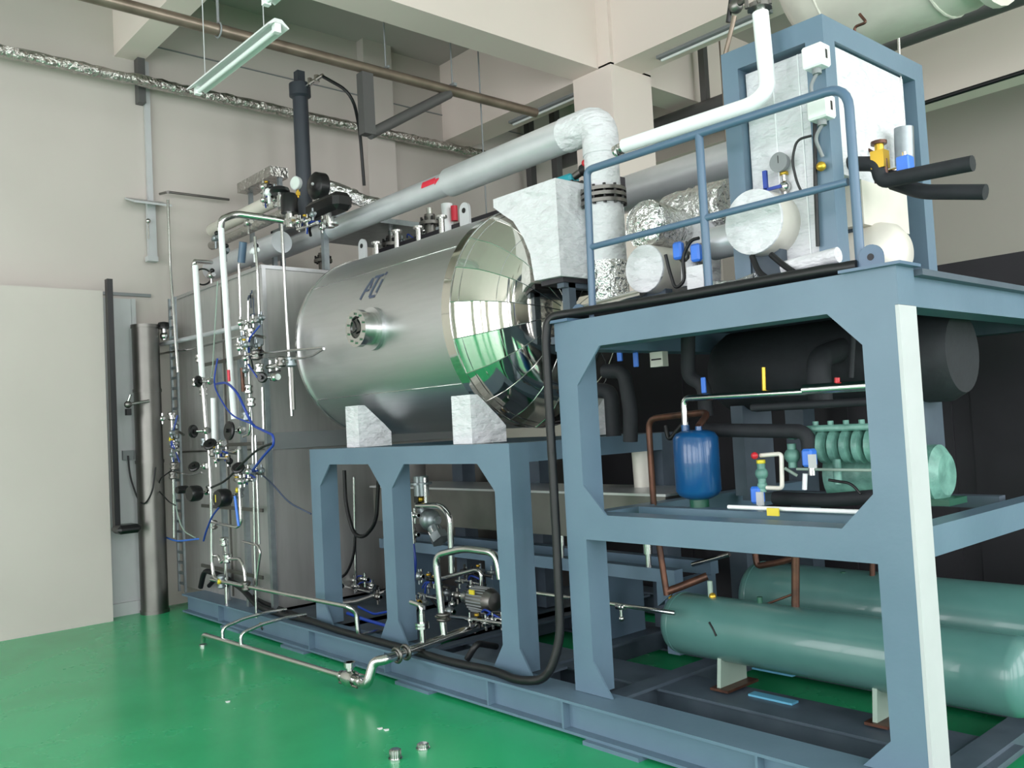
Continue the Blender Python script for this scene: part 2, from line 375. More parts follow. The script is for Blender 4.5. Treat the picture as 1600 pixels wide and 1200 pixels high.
# ---------------------------------------------------------------- tall frame
t = thing('tall_steel_frame', 'tall blue grey steel frame around the compressor and green tanks', 'frame', (-2.4, 3.4, .185))
TT = 2.13
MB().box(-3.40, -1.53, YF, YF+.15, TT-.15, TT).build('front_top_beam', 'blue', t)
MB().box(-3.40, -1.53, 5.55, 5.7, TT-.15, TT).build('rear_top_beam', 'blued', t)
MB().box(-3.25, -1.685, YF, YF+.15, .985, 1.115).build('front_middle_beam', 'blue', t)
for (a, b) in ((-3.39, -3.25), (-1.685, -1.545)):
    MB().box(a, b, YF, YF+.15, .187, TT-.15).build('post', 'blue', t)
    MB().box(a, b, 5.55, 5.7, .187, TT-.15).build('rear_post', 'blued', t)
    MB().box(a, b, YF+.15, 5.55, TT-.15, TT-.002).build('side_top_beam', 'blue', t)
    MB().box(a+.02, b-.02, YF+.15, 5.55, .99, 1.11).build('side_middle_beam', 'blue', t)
MB().box(-1.545, -1.53, YF+.001, YF+.15, .187, TT-.151).build('lit_edge_strip', 'lgrey', t)  # added pale strip: window light on the post's side put into colour
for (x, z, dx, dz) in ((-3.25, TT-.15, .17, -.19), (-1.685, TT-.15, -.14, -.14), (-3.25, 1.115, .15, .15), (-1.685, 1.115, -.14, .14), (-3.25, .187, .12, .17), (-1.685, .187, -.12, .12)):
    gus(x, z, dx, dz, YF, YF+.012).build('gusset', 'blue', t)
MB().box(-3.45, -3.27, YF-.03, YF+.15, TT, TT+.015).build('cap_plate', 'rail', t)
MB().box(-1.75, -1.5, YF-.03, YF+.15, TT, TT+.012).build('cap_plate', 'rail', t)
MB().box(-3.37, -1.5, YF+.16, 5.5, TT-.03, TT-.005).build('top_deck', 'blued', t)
for x, y in ((-3.36, 3.5), (-1.66, 3.42)):
    m = MB(); n = 12
    m.prism([(x-.05, y, TT), (x+.05, y, TT)]+[(x+.05*math.cos(PI*k/n), y, TT+.06+.05*math.sin(PI*k/n)) for k in range(n+1)], (0, .012, 0))
    l = m.build('lifting_eye', 'rail', t); l['label'] = 'blue lifting eye plate on top of the frame'
    MB().cyl((x, y-.002, TT+.06), (x, y+.014, TT+.06), .014).build('eye_hole', 'dgrey', l)
# inner shelf rails
for y in (3.72, 4.7): MB().box(-3.2, -1.72, y, y+.08, 1.06, 1.12).build('shelf_rail', 'blue' if y < 4 else 'blued', t)

# handrail
t = thing('handrail', 'blue tubular safety rail standing on top of the tall frame', 'railing', (-2.4, 3.42, TT))
yr = 3.45
top = [A(925, 470, 'y', yr), A(917, 266, 'y', yr), A(1100, 205, 'y', yr), A(1303, 140, 'y', yr), A(1336, 408, 'y', yr)]
top[0].z = TT+.001; top[-1].z = TT+.001; top[-1].x = top[3].x+.06; top[3].x += .06
mid_ = top[1].lerp(top[3], .5)
MB().tube(round_path([top[0], top[1], mid_], .04)+round_path([mid_, top[3], top[4]], .1)[1:], .02, 0, 14).build('top_rail', 'rail', t)
MB().cyl(A(921, 387, 'y', yr), A(1325, 284, 'y', yr), .0165).build('middle_rail', 'rail', t)
q = A(1092, 208, 'y', yr); MB().cyl((q.x, yr, TT), (q.x, yr, q.z), .02).build('middle_post', 'rail', t)

# ---------------------------------------------------------------- vessel
VY, VZ, VR, VL, VX = 4.11, 2.31, .734, -6.30, -4.33
t = thing('steel_vessel', 'large round brushed stainless steel vessel with polished domed end on the low frame', 'vessel', (-5.3, VY, 1.5))
MB().lathe((VL, VY, VZ), (1, 0, 0), [(0, VR), (VX-VL, VR)], 96).build('shell', 'steel', t)
o = MB(); 
def vp(x, ang, r=VR): return V((x, VY-r*math.cos(ang), VZ+r*math.sin(ang)))
# polished head: petals round a shallow dome, flat between seams
prof = [(0, 1.0), (.025, .985), (.05, .965), (.095, .93), (.14, .89), (.185, .825), (.225, .75), (.252, .69), (.275, .63), (.292, .55), (.303, .47), (.312, .3), (.315, .12)]
ng = 20; m = MB()
for k in range(ng):
    a = 2*PI*(k+.3)/ng; b = 2*PI*(k+1.3)/ng; vs_ = []
    for (d_, r_) in prof: vs_ += [vp(VX+d_, a, VR*r_*1.006), vp(VX+d_, (a+b)/2, VR*r_*.999), vp(VX+d_, b, VR*r_*1.006)]
    m.add(vs_, [(i*3+c, i*3+3+c, i*3+4+c, i*3+1+c) for i in range(len(prof)-1) for c in (0, 1)], True)
m.add([vp(VX+.315, 2*PI*(k+.3)/ng, VR*.12*1.006) for k in range(ng)], [tuple(range(ng))], False)
hd = m.build('domed_head', 'polish', t)
m = MB()
for k in range(ng):
    a = 2*PI*(k+.3)/ng
    m.tube([vp(VX+d_, a, VR*r_*1.007) for (d_, r_) in prof], .0032, 0, 6)
for (d_, r_) in (prof[2], prof[6]): m.torus((VX+d_, VY, VZ), (1, 0, 0), VR*r_*1.004, .0025, 80, 6)
m.build('head_seams', 'tube', hd)
MB().torus((VX, VY, VZ), (1, 0, 0), VR+.002, .006, 96, 6).build('end_band', 'tube', t)
MB().lathe((VX-.09, VY, VZ), (1, 0, 0), [(0, VR+.003), (.085, VR+.003)], 96).build('end_band', 'polish', t)
MB().lathe((VL-.015, VY, VZ), (1, 0, 0), [(0, VR-.02), (0, VR+.012), (.03, VR+.012), (.03, VR-.02)], 96).build('end_band', 'tube', t)
MB().lathe((VL-.25, VY, VZ), (1, 0, 0), [(0, .05), (.02, .3), (.1, .56), (.2, .69), (.25, .725)], 60).build('rear_head', 'steel', t)
for an in (R(38), R(-36)):
    m = MB()
    m.tube([vp(VL+.03, an, VR+.001), vp(VX-.1, an, VR+.001)], .003, 0, 6); m.build('seam', 'tube', t)
# sight glass
c = V((-5.215, VY, VZ+.0)); m = MB()
sg = V((-5.21, 3.30, 2.315))
MB().lathe((sg.x, 3.385, sg.z), (0, -1, 0), [(0, .15), (.03, .15)], 40).build('sight_pad', 'steel', t)
s1 = MB().lathe((sg.x, 3.37, sg.z), (0, -1, 0), [(0, .115), (.09, .115), (.09, .128), (.135, .128), (.135, .07), (.12, .068)], 40).build('sight_port', 'tube', t)
MB().lathe((sg.x, 3.25, sg.z), (0, -1, 0), [(0, .069), (.006, .069)], 32).build('glass', 'glass', s1)
MB().bolts((sg.x, 3.23, sg.z), (0, -1, 0), .1, 10).build('bolts', 'tube', s1)
MB().tube([(sg.x-.03, 3.226, sg.z-.03), (sg.x+.03, 3.222, sg.z-.02), (sg.x+.02, 3.222, sg.z+.03), (sg.x-.02, 3.222, sg.z+.06), (sg.x+.03, 3.226, sg.z+.075)], .007, .02).build('wiper_lever', 'blkp', s1)
# lettering on the shell
def bar(m, u0, v0, u1, v1, wd, f):
    d = V((u1-u0, v1-v0, 0)).normalized(); n = V((-d.y, d.x, 0))*wd/2; K = 8; pts = []
    for k in range(K+1):
        t_ = k/K; u = u0+(u1-u0)*t_; v = v0+(v1-v0)*t_; pts += [f(u+n.x, v+n.y), f(u-n.x, v-n.y)]
    m.add(pts, [(2*k, 2*k+1, 2*k+3, 2*k+2) for k in range(K)])
lc = A(588, 446, 'y', 3.46)
def fv(u, v):   # u along the shell, v round it
    a0 = math.asin((lc.z-VZ)/VR); return vp(lc.x+u, a0+v/VR, VR+.002)
m = MB()
S = .075
bar(m, -.15, -S*1.2, -.075, S, .026, fv); bar(m, -.075, S, -.055, -S*.2, .024, fv); bar(m, -.12, -S*.35, -.06, -S*.35, .018, fv)
bar(m, -.055, S*1.05, .06, S*1.05, .022, fv); bar(m, -.03, -S*1.2, .01, S, .028, fv); bar(m, -.03, -S*1.2, .045, -S*1.2, .02, fv); bar(m, .05, -S*.9, .075, S*.5, .024, fv); bar(m, .082, S*.95, .09, S*1.3, .026, fv)
m.build('lettering', 'mark', t)['label'] = 'small slanted grey letters on the vessel shell'
for x in (-6.54+.08, -5.05):
    m = MB(); n = 12; z0 = VZ+VR-.01
    m.prism([(x-.055, VY, z0), (x+.055, VY, z0)]+[(x+.055*math.cos(PI*k/n), VY, z0+.17+.055*math.sin(PI*k/n)) for k in range(n+1)], (0, .02, 0))
    l = m.build('lifting_lug', 'lgrey', t); MB().cyl((x, VY-.004, z0+.165), (x, VY+.024, z0+.165), .02).build('lug_hole', 'blkp', l)
for x in (-5.73, -4.45):
    # saddle block: taller towards the outside, cut to the round of the shell
    w_ = .19 if x > -5 else .17
    MB().prism([(x, 3.44, 1.497), (x, 3.44, 1.80), (x, 3.50, 1.80), (x, 3.66, 1.66), (x, 3.72, 1.60), (x, 3.72, 1.497)], (w_, 0, 0)).build('saddle_block', 'wht', t)
    MB().prism([(x, 4.78, 1.497), (x, 4.78, 1.80), (x, 4.7, 1.80), (x, 4.5, 1.61), (x, 4.5, 1.497)], (w_, 0, 0)).build('saddle_block', 'wht', t)
MB().cyl((-5.0, 4.1, 1.45), (-5.0, 4.1, 1.58), .05).cyl((-5.0, 4.1, 1.45), (-5.0, 4.1, 1.5), .1).build('drain_nozzle', 'steeld', t)
for (x, h) in ((-6.2, .12), (-5.9, .16), (-5.6, .13), (-5.3, .15)):
    n_ = MB().cyl((x, VY-.02, VZ+VR-.02), (x, VY-.02, VZ+VR+h), .022).lathe((x, VY-.02, VZ+VR+h), (0, 0, 1), [(0, .045), (.015, .045)], 16); n_.build('top_nozzle', 'tube', t)

# ---------------------------------------------------------------- stainless chamber (cabinet) on the left
t = thing('steel_chamber', 'tall rectangular stainless steel chamber behind the pipework at the left', 'cabinet', (-7.7, 4.3, .175))
MB().box(-8.93, -6.93, 3.42, 5.5, .175, 3.03).build('body', 'steelv', t)
MB().box(-8.94, -6.915, 3.40, 5.52, 3.03, 3.06).build('top_rim', 'steel', t)
MB().box(-6.93, -6.915, 3.405, 3.44, .18, 3.03).box(-6.96, -6.93, 3.405, 3.42, .18, 3.03).build('corner_post', 'steel', t)
MB().box(-6.93, -6.90, 3.44, 5.4, 1.50, 1.64).build('waist_channel', 'mgrey', t)
MB().box(-8.93, -6.95, 3.40, 3.42, 1.5, 1.515).box(-7.75, -7.74, 3.405, 3.42, .2, 3.0).build('panel_seam', 'steeld', t)
lp = V((-7.12, 3.402, 2.77)); m = MB()
def fc(u, v): return V((lp.x+u, 3.399, lp.z+v))
bar(m, -.06, -.12, -.06, .05, .028, fc); bar(m, -.06, .05, .0, .05, .03, fc); bar(m, -.01, -.05, -.01, .08, .025, fc); bar(m, .04, -.1, .04, .03, .02, fc); bar(m, .0, .085, .03, .085, .03, fc); bar(m, -.04, -.11, .06, -.11, .018, fc)
m.build('lettering', 'mark', t)['label'] = 'small grey letters near the top corner of the chamber'
# wall side items
dl_ = thing('round_duct', 'dull brownish steel round duct standing vertically beside the left wall', 'duct', (-8.7, 3.02, 0))
MB().lathe((-8.72, 3.06, .02), (0, 0, 1), [(0, .125), (2.72, .125)], 28).build('duct_body', 'steeld', dl_)
for z in (.0, 1.42, 2.1, 2.72): MB().lathe((-8.72, 3.06, z), (0, 0, 1), [(0, .132), (.03, .132)], 28).build('duct_band', 'steeld', dl_)
m = MB().box(-8.62, -8.60, 3.25, 3.27, .18, 3.0).box(-8.47, -8.45, 3.25, 3.27, .18, 3.0)
for k in range(28): m.box(-8.60, -8.47, 3.252, 3.268, .25+k*.098, .275+k*.098)
single('cable_ladder', m, 'galv', 'perforated galvanised cable ladder standing vertically beside the chamber', 'cable tray')
jb = thing('wall_bracket_box', 'pale grey sloping hood bracket with small box on the left wall', 'bracket', (-8.8, 3.1, 3.4))
MB().prism([(-8.93, 2.98, 4.02), (-8.93, 3.34, 4.02), (-8.66, 3.34, 3.93), (-8.66, 2.98, 3.93)], (0, 0, .02)).build('hood', 'lgrey', jb)
MB().box(-8.93, -8.88, 3.18, 3.26, 3.45, 4.0).build('back_plate', 'lgrey', jb)
MB().box(-8.88, -8.8, 3.14, 3.24, 3.4, 3.45).build('foot', 'lgrey', jb)
MB().ball((-8.82, 3.16, 3.8), .025).cyl((-8.82, 3.16, 3.62), (-8.82, 3.16, 3.8), .008).build('knob', 'tube', jb)
tr = thing('wall_conduit', 'pale grey square conduit running down the left wall from a dark clamp', 'conduit', (-8.9, 3.2, 4.0))
MB().box(-8.945, -8.90, 3.20, 3.25, 4.03, 5.45).build('trunking', 'lgrey', tr)
MB().box(-8.945, -8.84, 3.12, 3.19, 5.0, 5.45).build('clamp', 'dpipe', tr)
bp_ = thing('black_pole', 'black vertical rail by the left wall ending in a rounded foot', 'rail', (-8.5, 2.7, .75))
MB().box(-8.62, -8.55, 2.67, 2.72, .86, 3.15).build('rail', 'blkp', bp_)
MB().rbox(-8.62, -8.40, 2.65, 2.86, .80, .88, .03).build('foot', 'blkp', bp_)
sw = thing('power_socket', 'small grey power socket with black cable looping down beside the duct', 'socket', (-8.7, 2.95, 1.3))
wq = A(200, 712, 'x', -8.84); MB().box(-8.86, -8.82, wq.y-.05, wq.y+.05, wq.z-.04, wq.z+.05).build('plate', 'mgrey', sw)
MB().tube([A(200, 712, 'x', -8.81), A(203, 745, 'x', -8.8), A(215, 780, 'x', -8.75), A(226, 790, 'x', -8.6), A(238, 770, 'x', -8.5), A(243, 730, 'x', -8.5)], .008, .1).build('cable', 'blk', sw)
tp = thing('trap_valve', 'small steel tap with dark clamp on the round duct', 'valve', A(200, 632, 'x', -8.55))
q = A(200, 632, 'x', -8.55); MB().cyl(q, q+V((-.02, .2, .03)), .014).build('stub', 'tube', tp); MB().ball(q, .035).build('body', 'steeld', tp); MB().cyl(q+V((0, 0, .02)), q+V((.02, .02, .09)), .012).build('stem', 'tube', tp); MB().box(q.x-.03, q.x+.03, q.y-.02, q.y+.02, q.z-.1, q.z-.04).build('clamp', 'blkp', tp)

# ---------------------------------------------------------------- big silver insulated pipe
t = thing('insulated_pipe', 'thick silver insulated pipe with red arrow rising over the vessel to a vertical drop', 'pipe', (-4.0, 4.1, 2.2))
PY, PZ = 4.1, 3.44
MB().tube([(-8.2, PY, PZ-.02), (-5.18, PY, PZ)], .088, 0, 28).build('run', 'alu', t)
MB().tube([(-5.18, PY, PZ), (-3.93, PY, PZ+.01)], .108, 0, 28).build('run', 'alu', t)
MB().tube([(-3.95, PY, PZ+.01), (-3.66, PY, PZ+.01), (-3.66, PY, PZ-.2)], .114, .14, 28).build('elbow', 'wht', t)
MB().cyl((-3.66, PY, 3.0), (-3.66, PY, PZ-.14), .108, seg=28).build('drop', 'wht', t)
MB().cyl((-3.66, PY, 2.55), (-3.66, PY, 2.93), .118, seg=28).build('drop', 'wht', t)
MB().cyl((-3.66, PY, 2.14), (-3.66, PY, 2.57), .125, seg=28).build('wrapped_foot', 'foil', t)
for z in (2.925, 2.965, 3.0):
    MB().lathe((-3.66, PY, z), (0, 0, 1), [(0, .142), (.022, .142)], 32).build('flange_ring', 'steeld', t)
MB().bolts((-3.66, PY, 2.975), (0, 0, 1), .13, 12, .01, .12).build('flange_bolts', 'blkp', t)
m = MB()
def fa(u, v): a = R(18)+v/.09; return V((-5.30+u, PY-.0905*math.cos(a), PZ-.004+.0905*math.sin(a)))
m.add([fa(-.13, -.026), fa(.04, -.026), fa(.04, 0), fa(-.13, 0), fa(.04, .026), fa(-.13, .026)], [(0, 1, 2, 3), (3, 2, 4, 5)])
m.add([fa(.04, -.04), fa(.10, 0), fa(.04, 0), fa(.04, .04)], [(0, 1, 2), (2, 1, 3)])
m.build('flow_arrow', 'redst', t)['label'] = 'red flow arrow sticker'

# white insulated box behind the dome
t = thing('insulated_box', 'large white wrapped insulation box hugging the polished vessel dome', 'box', (-4.1, 4.1, 2.48))
BX0, BX1, BZ0, BZ1 = -4.36, -3.775, 2.485, 3.085
hug = [(-4.36, 3.03), (-4.26, 2.957), (-4.175, 2.90), (-4.09, 2.78), (-4.035, 2.665), (-4.008, 2.49)]
poly = [(BX1, BZ0), (BX1, BZ1), (BX0, BZ1)] + hug
MB().prism([(x, 3.8, z) for x, z in poly], (0, .62, 0)).build('body', 'wht', t)
MB().box(-3.99, BX1-.02, 3.84, 4.4, BZ0-.03, BZ0).build('base', 'dgrey', t)
MB().box(-3.87, -3.81, 3.9, 3.96, 2.131, BZ0-.03).box(-3.87, -3.81, 3.86, 4.36, BZ0-.06, BZ0-.03).build('leg', 'blued', t)
MB().box(-3.87, -3.81, 4.26, 4.32, 2.131, BZ0-.03).build('leg', 'blued', t)
single('deck_bracket', MB().box(-3.95, -3.402, 3.86, 4.36, 2.085, 2.13), 'blued', 'dark plate beside the tall frame top carrying the white insulation box', 'plate')
c0 = V((BX1, 3.8, BZ1)); cl = V((BX0, 3.8, BZ1))
tv = thing('teal_valve', 'teal capped valve on top of the white insulation box', 'valve', (-4.0, 4.15, c0.z))
q = V((-4.0, 4.15, c0.z)); MB().cyl(q, q+V((0, 0, .03)), .13, seg=24).cyl(q+V((0, 0, .03)), q+V((0, 0, .06)), .1, seg=20).build('flange', 'steeld', tv)
MB().bolts(q+V((0, 0, .03)), (0, 0, 1), .115, 10, .01, .06).build('bolts', 'blkp', tv); MB().rbox(q.x-.09, q.x+.06, q.y-.05, q.y+.05, q.z+.06, q.z+.12, .015).build('actuator', 'teal', tv)
MB().cyl(q+V((.05, 0, .1)), q+V((.13, 0, .12)), .025).build('motor', 'steeld', tv); MB().cyl(q+V((.13, 0, .12)), q+V((.19, 0, .13)), .04).build('motor_cap', 'blkp', tv); MB().ball(q+V((.19, -.04, .15)), .022).build('warning_knob', 'red', tv)
single('dark_duct', MB().box(-7.2, -4.2, 4.75, 4.95, 3.2, 3.36), 'dgrey', 'dark rectangular cable duct behind the vessel, left of the white box', 'duct')

# thin white pipe top right
t = thing('white_pipe', 'slim white insulated pipe bending upwards beside the blue upper frame', 'pipe', (-2.8, 3.6, 3.1))
y_ = 3.6
MB().tube([A(975, 228, 'y', y_), A(1176, 163, 'y', y_), A(1200, 140, 'y', y_)*1.0, A(1188, 20, 'y', y_)], .037, .09, 18).build('sleeve', 'whts', t)
MB().tube([A(1188, 22, 'y', y_), A(1186, -60, 'y', y_)], .028, 0).build('bare_end', 'tube', t)
q = A(1187, 14, 'y', y_); MB().lathe(q, (0, 0, 1), [(0, .055), (.02, .055)], 18).bolts(q+V((0, 0, .01)), (0, 0, 1), .055, 6).build('flange', 'steeld', t)
q = A(972, 230, 'y', y_); MB().cyl(q+V((-.05, 0, -.01)), q+V((.02, 0, 0)), .03).torus(q+V((-.02, 0, -.02)), (1, 0, 0), .035, .008).build('coupling', 'tube', t)
cv = thing('clamp_valve', 'dark lever valve above the white pipe near the ceiling', 'valve', A(1155, 12, 'y', 3.7))
q = A(1150, 10, 'y', 3.7); MB().ball(q, .035).cyl(q, q+V((.12, -.05, 0)), .014).build('body', 'steeld', cv); MB().cyl(q+V((-.02, 0, .06)), q+V((-.05, 0, -.06)), .012).build('lever', 'blkp', cv); MB().cyl(q+V((.09, -.05, 0)), q+V((.09, -.05, -.06)), .01).build('drain', 'steeld', cv)
pipe('brown_strap', [A(1148, 25, 'y', 3.9), A(1132, 90, 'y', 3.9)], .012, 'brown', 'thin brownish stay between the lever valve and the blue upper frame corner', 'stay')

# ---------------------------------------------------------------- upper frame with the tall insulated box
t = thing('upper_steel_frame', 'blue grey steel frame above the railing around a tall white insulated box', 'frame', (-2.2, 4.2, TT))
UZ = 3.365; ux0, ux1 = -2.48, -1.94; uy0, uy1 = 3.7, 4.72
for (a, b, c, d) in ((ux0, ux0+.09, uy0, uy0+.1), (ux1-.09, ux1, uy0, uy0+.1), (ux0, ux0+.09, uy1-.1, uy1), (ux1-.09, ux1, uy1-.1, uy1)):
    MB().box(a, b, c, d, TT, UZ).build('post', 'blue', t)
for y in (uy0, uy1-.1): MB().box(ux0+.09, ux1-.09, y, y+.1, UZ-.1, UZ).build('top_beam', 'blue', t)
for x in (ux0, ux1-.09): MB().box(x, x+.09, uy0+.1, uy1-.1, UZ-.1, UZ).build('top_beam', 'blue', t)
t = thing('tall_insulated_box', 'tall white wrapped insulation box standing inside the upper blue frame', 'box', (-2.2, 4.2, 2.6))
MB().box(ux0+.03, ux1-.02, uy0+.105, uy1-.2, 2.66, UZ-.11).box(ux0+.1, ux1-.1, uy0+.05, uy0+.105, 2.3, UZ-.12).build('body', 'wht', t)
MB().box(ux0+.1, ux1-.02, uy0+.3, uy1-.25, 2.45, 2.66).build('lower_body', 'cream', t)
MB().box(-2.235, -2.23, uy0+.045, uy0+.05, 2.3, UZ-.12).box(-2.1, -2.095, uy0+.045, uy0+.05, 2.3, UZ-.12).build('tape_seam', 'whts', t)
MB().box(ux0+.15, ux0+.35, uy0+.3, uy1-.3, TT, 2.45).box(ux1-.3, ux1-.1, uy0+.35, uy1-.3, TT, 2.45).build('plinth', 'blued', t)
for i, (px, py, lab) in enumerate(((1275, 90, 'upper of two small white sensor boxes on the blue post'), (1283, 170, 'lower of two small white sensor boxes on the blue post'))):
    q = A(px, py, 'y', 3.64); s_ = thing('sensor_box', lab, 'sensor', q, 'white sensor boxes')
    MB().rbox(q.x-.05, q.x+.05, 3.6, 3.68, q.z-.05, q.z+.05, .008).build('housing', 'whbox', s_)
    MB().box(q.x+.0501, q.x+.052, 3.63, 3.645, q.z-.02, q.z+.02).build('slot', 'blkp', s_)
    MB().cyl((q.x, 3.64, q.z-.075), (q.x, 3.64, q.z-.05), .02).tube([(q.x, 3.64, q.z-.07), (q.x-.04, 3.64, q.z-.12), (q.x-.03, 3.68, q.z-.2)], .008, .03).build('cable_gland', 'mgrey', s_)
cb = thing('sensor_cable', 'black cable dropping down the blue post beside the pressure gauge', 'cable', A(1275, 250, 'y', 3.67))
MB().tube([A(1273, 183, 'y', 3.68), A(1274, 280, 'y', 3.68), A(1278, 385, 'y', 3.68)], .009, .02).build('cable', 'blk', cb)
MB().tube([A(1268, 212, 'y', 3.68), A(1245, 218, 'y', 3.66), A(1237, 250, 'y', 3.66), A(1245, 285, 'y', 3.68), A(1255, 305, 'y', 3.7)], .006, .05).build('branch', 'blk', cb)
q = A(1283, 260, 'y', 3.67); MB().ball(q, .022).build('yellow_plug', 'brass', cb)
pg = thing('pressure_gauge', 'round pressure gauge with blue lever valve in front of the tall white box', 'gauge', A(1222, 300, 'y', 3.72))
q = A(1222, 255, 'y', 3.72); dn = V((.0, -1, 0)); MB().lathe(q, dn, [(0, .042), (.03, .046), (.034, .046), (.034, .04)], 28).build('case', 'mgrey', pg)
MB().lathe(q+dn*.03, dn, [(0, .04), (.003, .04)], 28).build('dial', 'face', pg); MB().box(q.x-.001, q.x+.002, q.y-.036, q.y-.034, q.z-.005, q.z+.03).build('needle', 'blkp', pg)
MB().cyl(q+V((0, .01, -.17)), q+V((0, .01, -.04)), .012).ball(q+V((0, .01, -.11)), .028).build('valve_body', 'tube', pg)
MB().cyl(q+V((0, .01, -.055)), q+V((0, .01, -.04)), .02, seg=6).build('union_nut', 'brass', pg)
MB().box(q.x-.09, q.x-.07, q.y-.03, q.y-.015, q.z-.11, q.z-.02).box(q.x-.09, q.x, q.y-.03, q.y-.02, q.z-.12, q.z-.105).build('lever', 'btub', pg)
pipe('capillary_tube', [A(1343, 22, 'y', 4.1), A(1354, 35, 'y', 4.1), A(1335, 42, 'y', 4.1), A(1340, 130, 'y', 4.1), A(1350, 230, 'y', 4.1), A(1368, 240, 'y', 4.1)], .007, 'copper', 'thin bent tube hooking down the right side of the tall white box', 'tube')
pipe('capillary_tube', [A(1404, 60, 'y', 4.5), A(1408, 150, 'y', 4.5), A(1416, 240, 'y', 4.5)], .007, 'tube', 'thin straight tube at the far right of the tall white box', 'tube')
fv_ = thing('brass_valve', 'brass valve with dark cap joined to black foam pipes at the right', 'valve', A(1375, 250, 'y', 3.9))
q = A(1375, 250, 'y', 3.9); MB().box(q.x-.03, q.x+.03, q.y-.03, q.y+.03, q.z-.04, q.z+.04).cyl(q, q+V((0, 0, .07)), .02).build('body', 'brass', fv_); MB().cyl(q+V((0, 0, .07)), q+V((0, 0, .085)), .035, seg=10).build('cap', 'copper', fv_); MB().cyl(q+V((-.02, 0, -.1)), q+V((-.02, 0, 0)), .012).cyl(q+V((.02, 0, -.1)), q+V((.02, 0, 0)), .012).build('legs', 'copper', fv_)
pipe('black_foam_pipe', [A(1322, 256, 'y', 3.9), A(1372, 256, 'y', 3.9), A(1377, 284, 'y', 3.9), A(1420, 275, 'y', 3.9), A(1520, 255, 'y', 3.9)], .034, 'blkf', 'thick black foam insulated pipe at the right of the tall white box', fil=.06)
pipe('black_foam_pipe', [A(1395, 285, 'y', 4.05), A(1440, 300, 'y', 4.05), A(1540, 300, 'y', 4.05)], .034, 'blkf', 'lower black foam pipe leaving the photo at the right above the tall frame', fil=.05)
bv = thing('blue_coil_valve', 'blue solenoid coil valve above the black foam pipe at the right edge', 'valve', A(1412, 255, 'y', 3.95)); q = A(1414, 255, 'y', 3.95); MB().rbox(q.x-.03, q.x+.03, q.y-.03, q.y+.03, q.z-.04, q.z+.03, .006).build('coil', 'btag', bv); MB().cyl(q+V((-.08, 0, -.02)), q+V((.02, 0, -.02)), .015).cyl(q+V((0, 0, -.06)), q+V((0, 0, .05)), .01).build('body', 'tube', bv)
MBx = MB().box(-1.86, -1.78, 4.2, 4.28, 2.7, 2.95)
single('capacitor_cylinder', MB().cyl(A(1412, 200, 'y', 4.3), A(1414, 262, 'y', 4.3), .045, seg=20), 'galv', 'small grey upright cylinder near the brass valve', 'cylinder')

# insulated drums on the deck
def drum(name, label, q, r, y0, y1, m_, mf_, bands=(), leg=True):
    t = thing(name, label, 'insulated cylinder', (q.x, (y0+y1)/2, TT))
    MB().lathe((q.x, y0, q.z), (0, 1, 0), [(0, r), (y1-y0, r), (y1-y0+.03, r*.9)], 40).build('body', m_, t)
    MB().lathe((q.x, y0-.012, q.z), (0, 1, 0), [(0, r*.985), (.002, r*1.0), (.014, r*1.004)], 40).build('end_cover', mf_, t)
    for y in bands: MB().lathe((q.x, y, q.z), (0, 1, 0), [(0, r+.005), (.02, r+.005)], 40).build('band', 'lgrey', t)
    if leg:
        for yy in (y0+.08, y1-.2): MB().box(q.x-r*.5, q.x+r*.5, yy, yy+.06, TT, q.z-r*.7).build('stand', 'blued', t)
    return t
drum('insulated_drum', 'large white faced insulated drum in front of the tall white box', A(1178, 347, 'y', 3.6), .152, 3.6, 4.0, 'cream', 'wht', (3.92, 3.98))
drum('insulated_drum', 'white insulated drum with flat face low on the frame beside the foil bundle', A(1008, 420, 'y', 3.7), .128, 3.7, 4.15, 'cream', 'wht')
q = A(1008, 420, 'y', 3.7)
q2 = A(1008, 350, 'y', 3.75)
fb = thing('foil_bundle', 'crinkled foil wrapped round end above the white drum', 'insulated pipe', (q2.x, 3.9, 2.4))
MB().tube([(q2.x, 3.75, q2.z), (q2.x-.05, 4.15, q2.z-.01)], .13, 0, 28, .05).build('wrap', 'foil', fb)
MB().ball((q2.x, 3.75, q2.z), .128, 24, .35, (0, 1, 0)).build('end', 'foil', fb)
fb = thing('foil_bundle', 'larger crinkled foil bundle behind the middle rail post', 'insulated pipe', (-2.9, 4.3, 2.4))
MB().tube([A(1050, 345, 'y', 4.25), A(1085, 335, 'y', 4.25), A(1150, 318, 'y', 4.2)], .15, .1, 28, .06).build('wrap', 'foil', fb)
MB().tube([A(1100, 345, 'y', 4.15), A(1098, 440, 'y', 4.15)], .1, 0, 24, .04).build('lower_wrap', 'wht', fb)
single('insulated_stub', MB().lathe(A(1112, 382, 'y', 3.85), (1, 0, .02), [(0, .07), (.01, .085), (.3, .085)], 28), 'alu', 'grey insulated stub pipe left of the large white faced drum', 'pipe')
single('white_foam_sleeve', MB().cyl(A(1078, 400, 'y', 3.75), A(1078, 448, 'y', 3.75), .045, seg=18), 'wht', 'short white upright sleeve beside the blue valves on the deck', 'pipe')
single('white_carton', MB().box(A(1072, 420, 'y', 3.62).x, A(1098, 420, 'y', 3.62).x, 3.62, 3.7, TT, A(1072, 418, 'y', 3.62).z), 'wht', 'small white block standing under the blue valves on the deck', 'block')
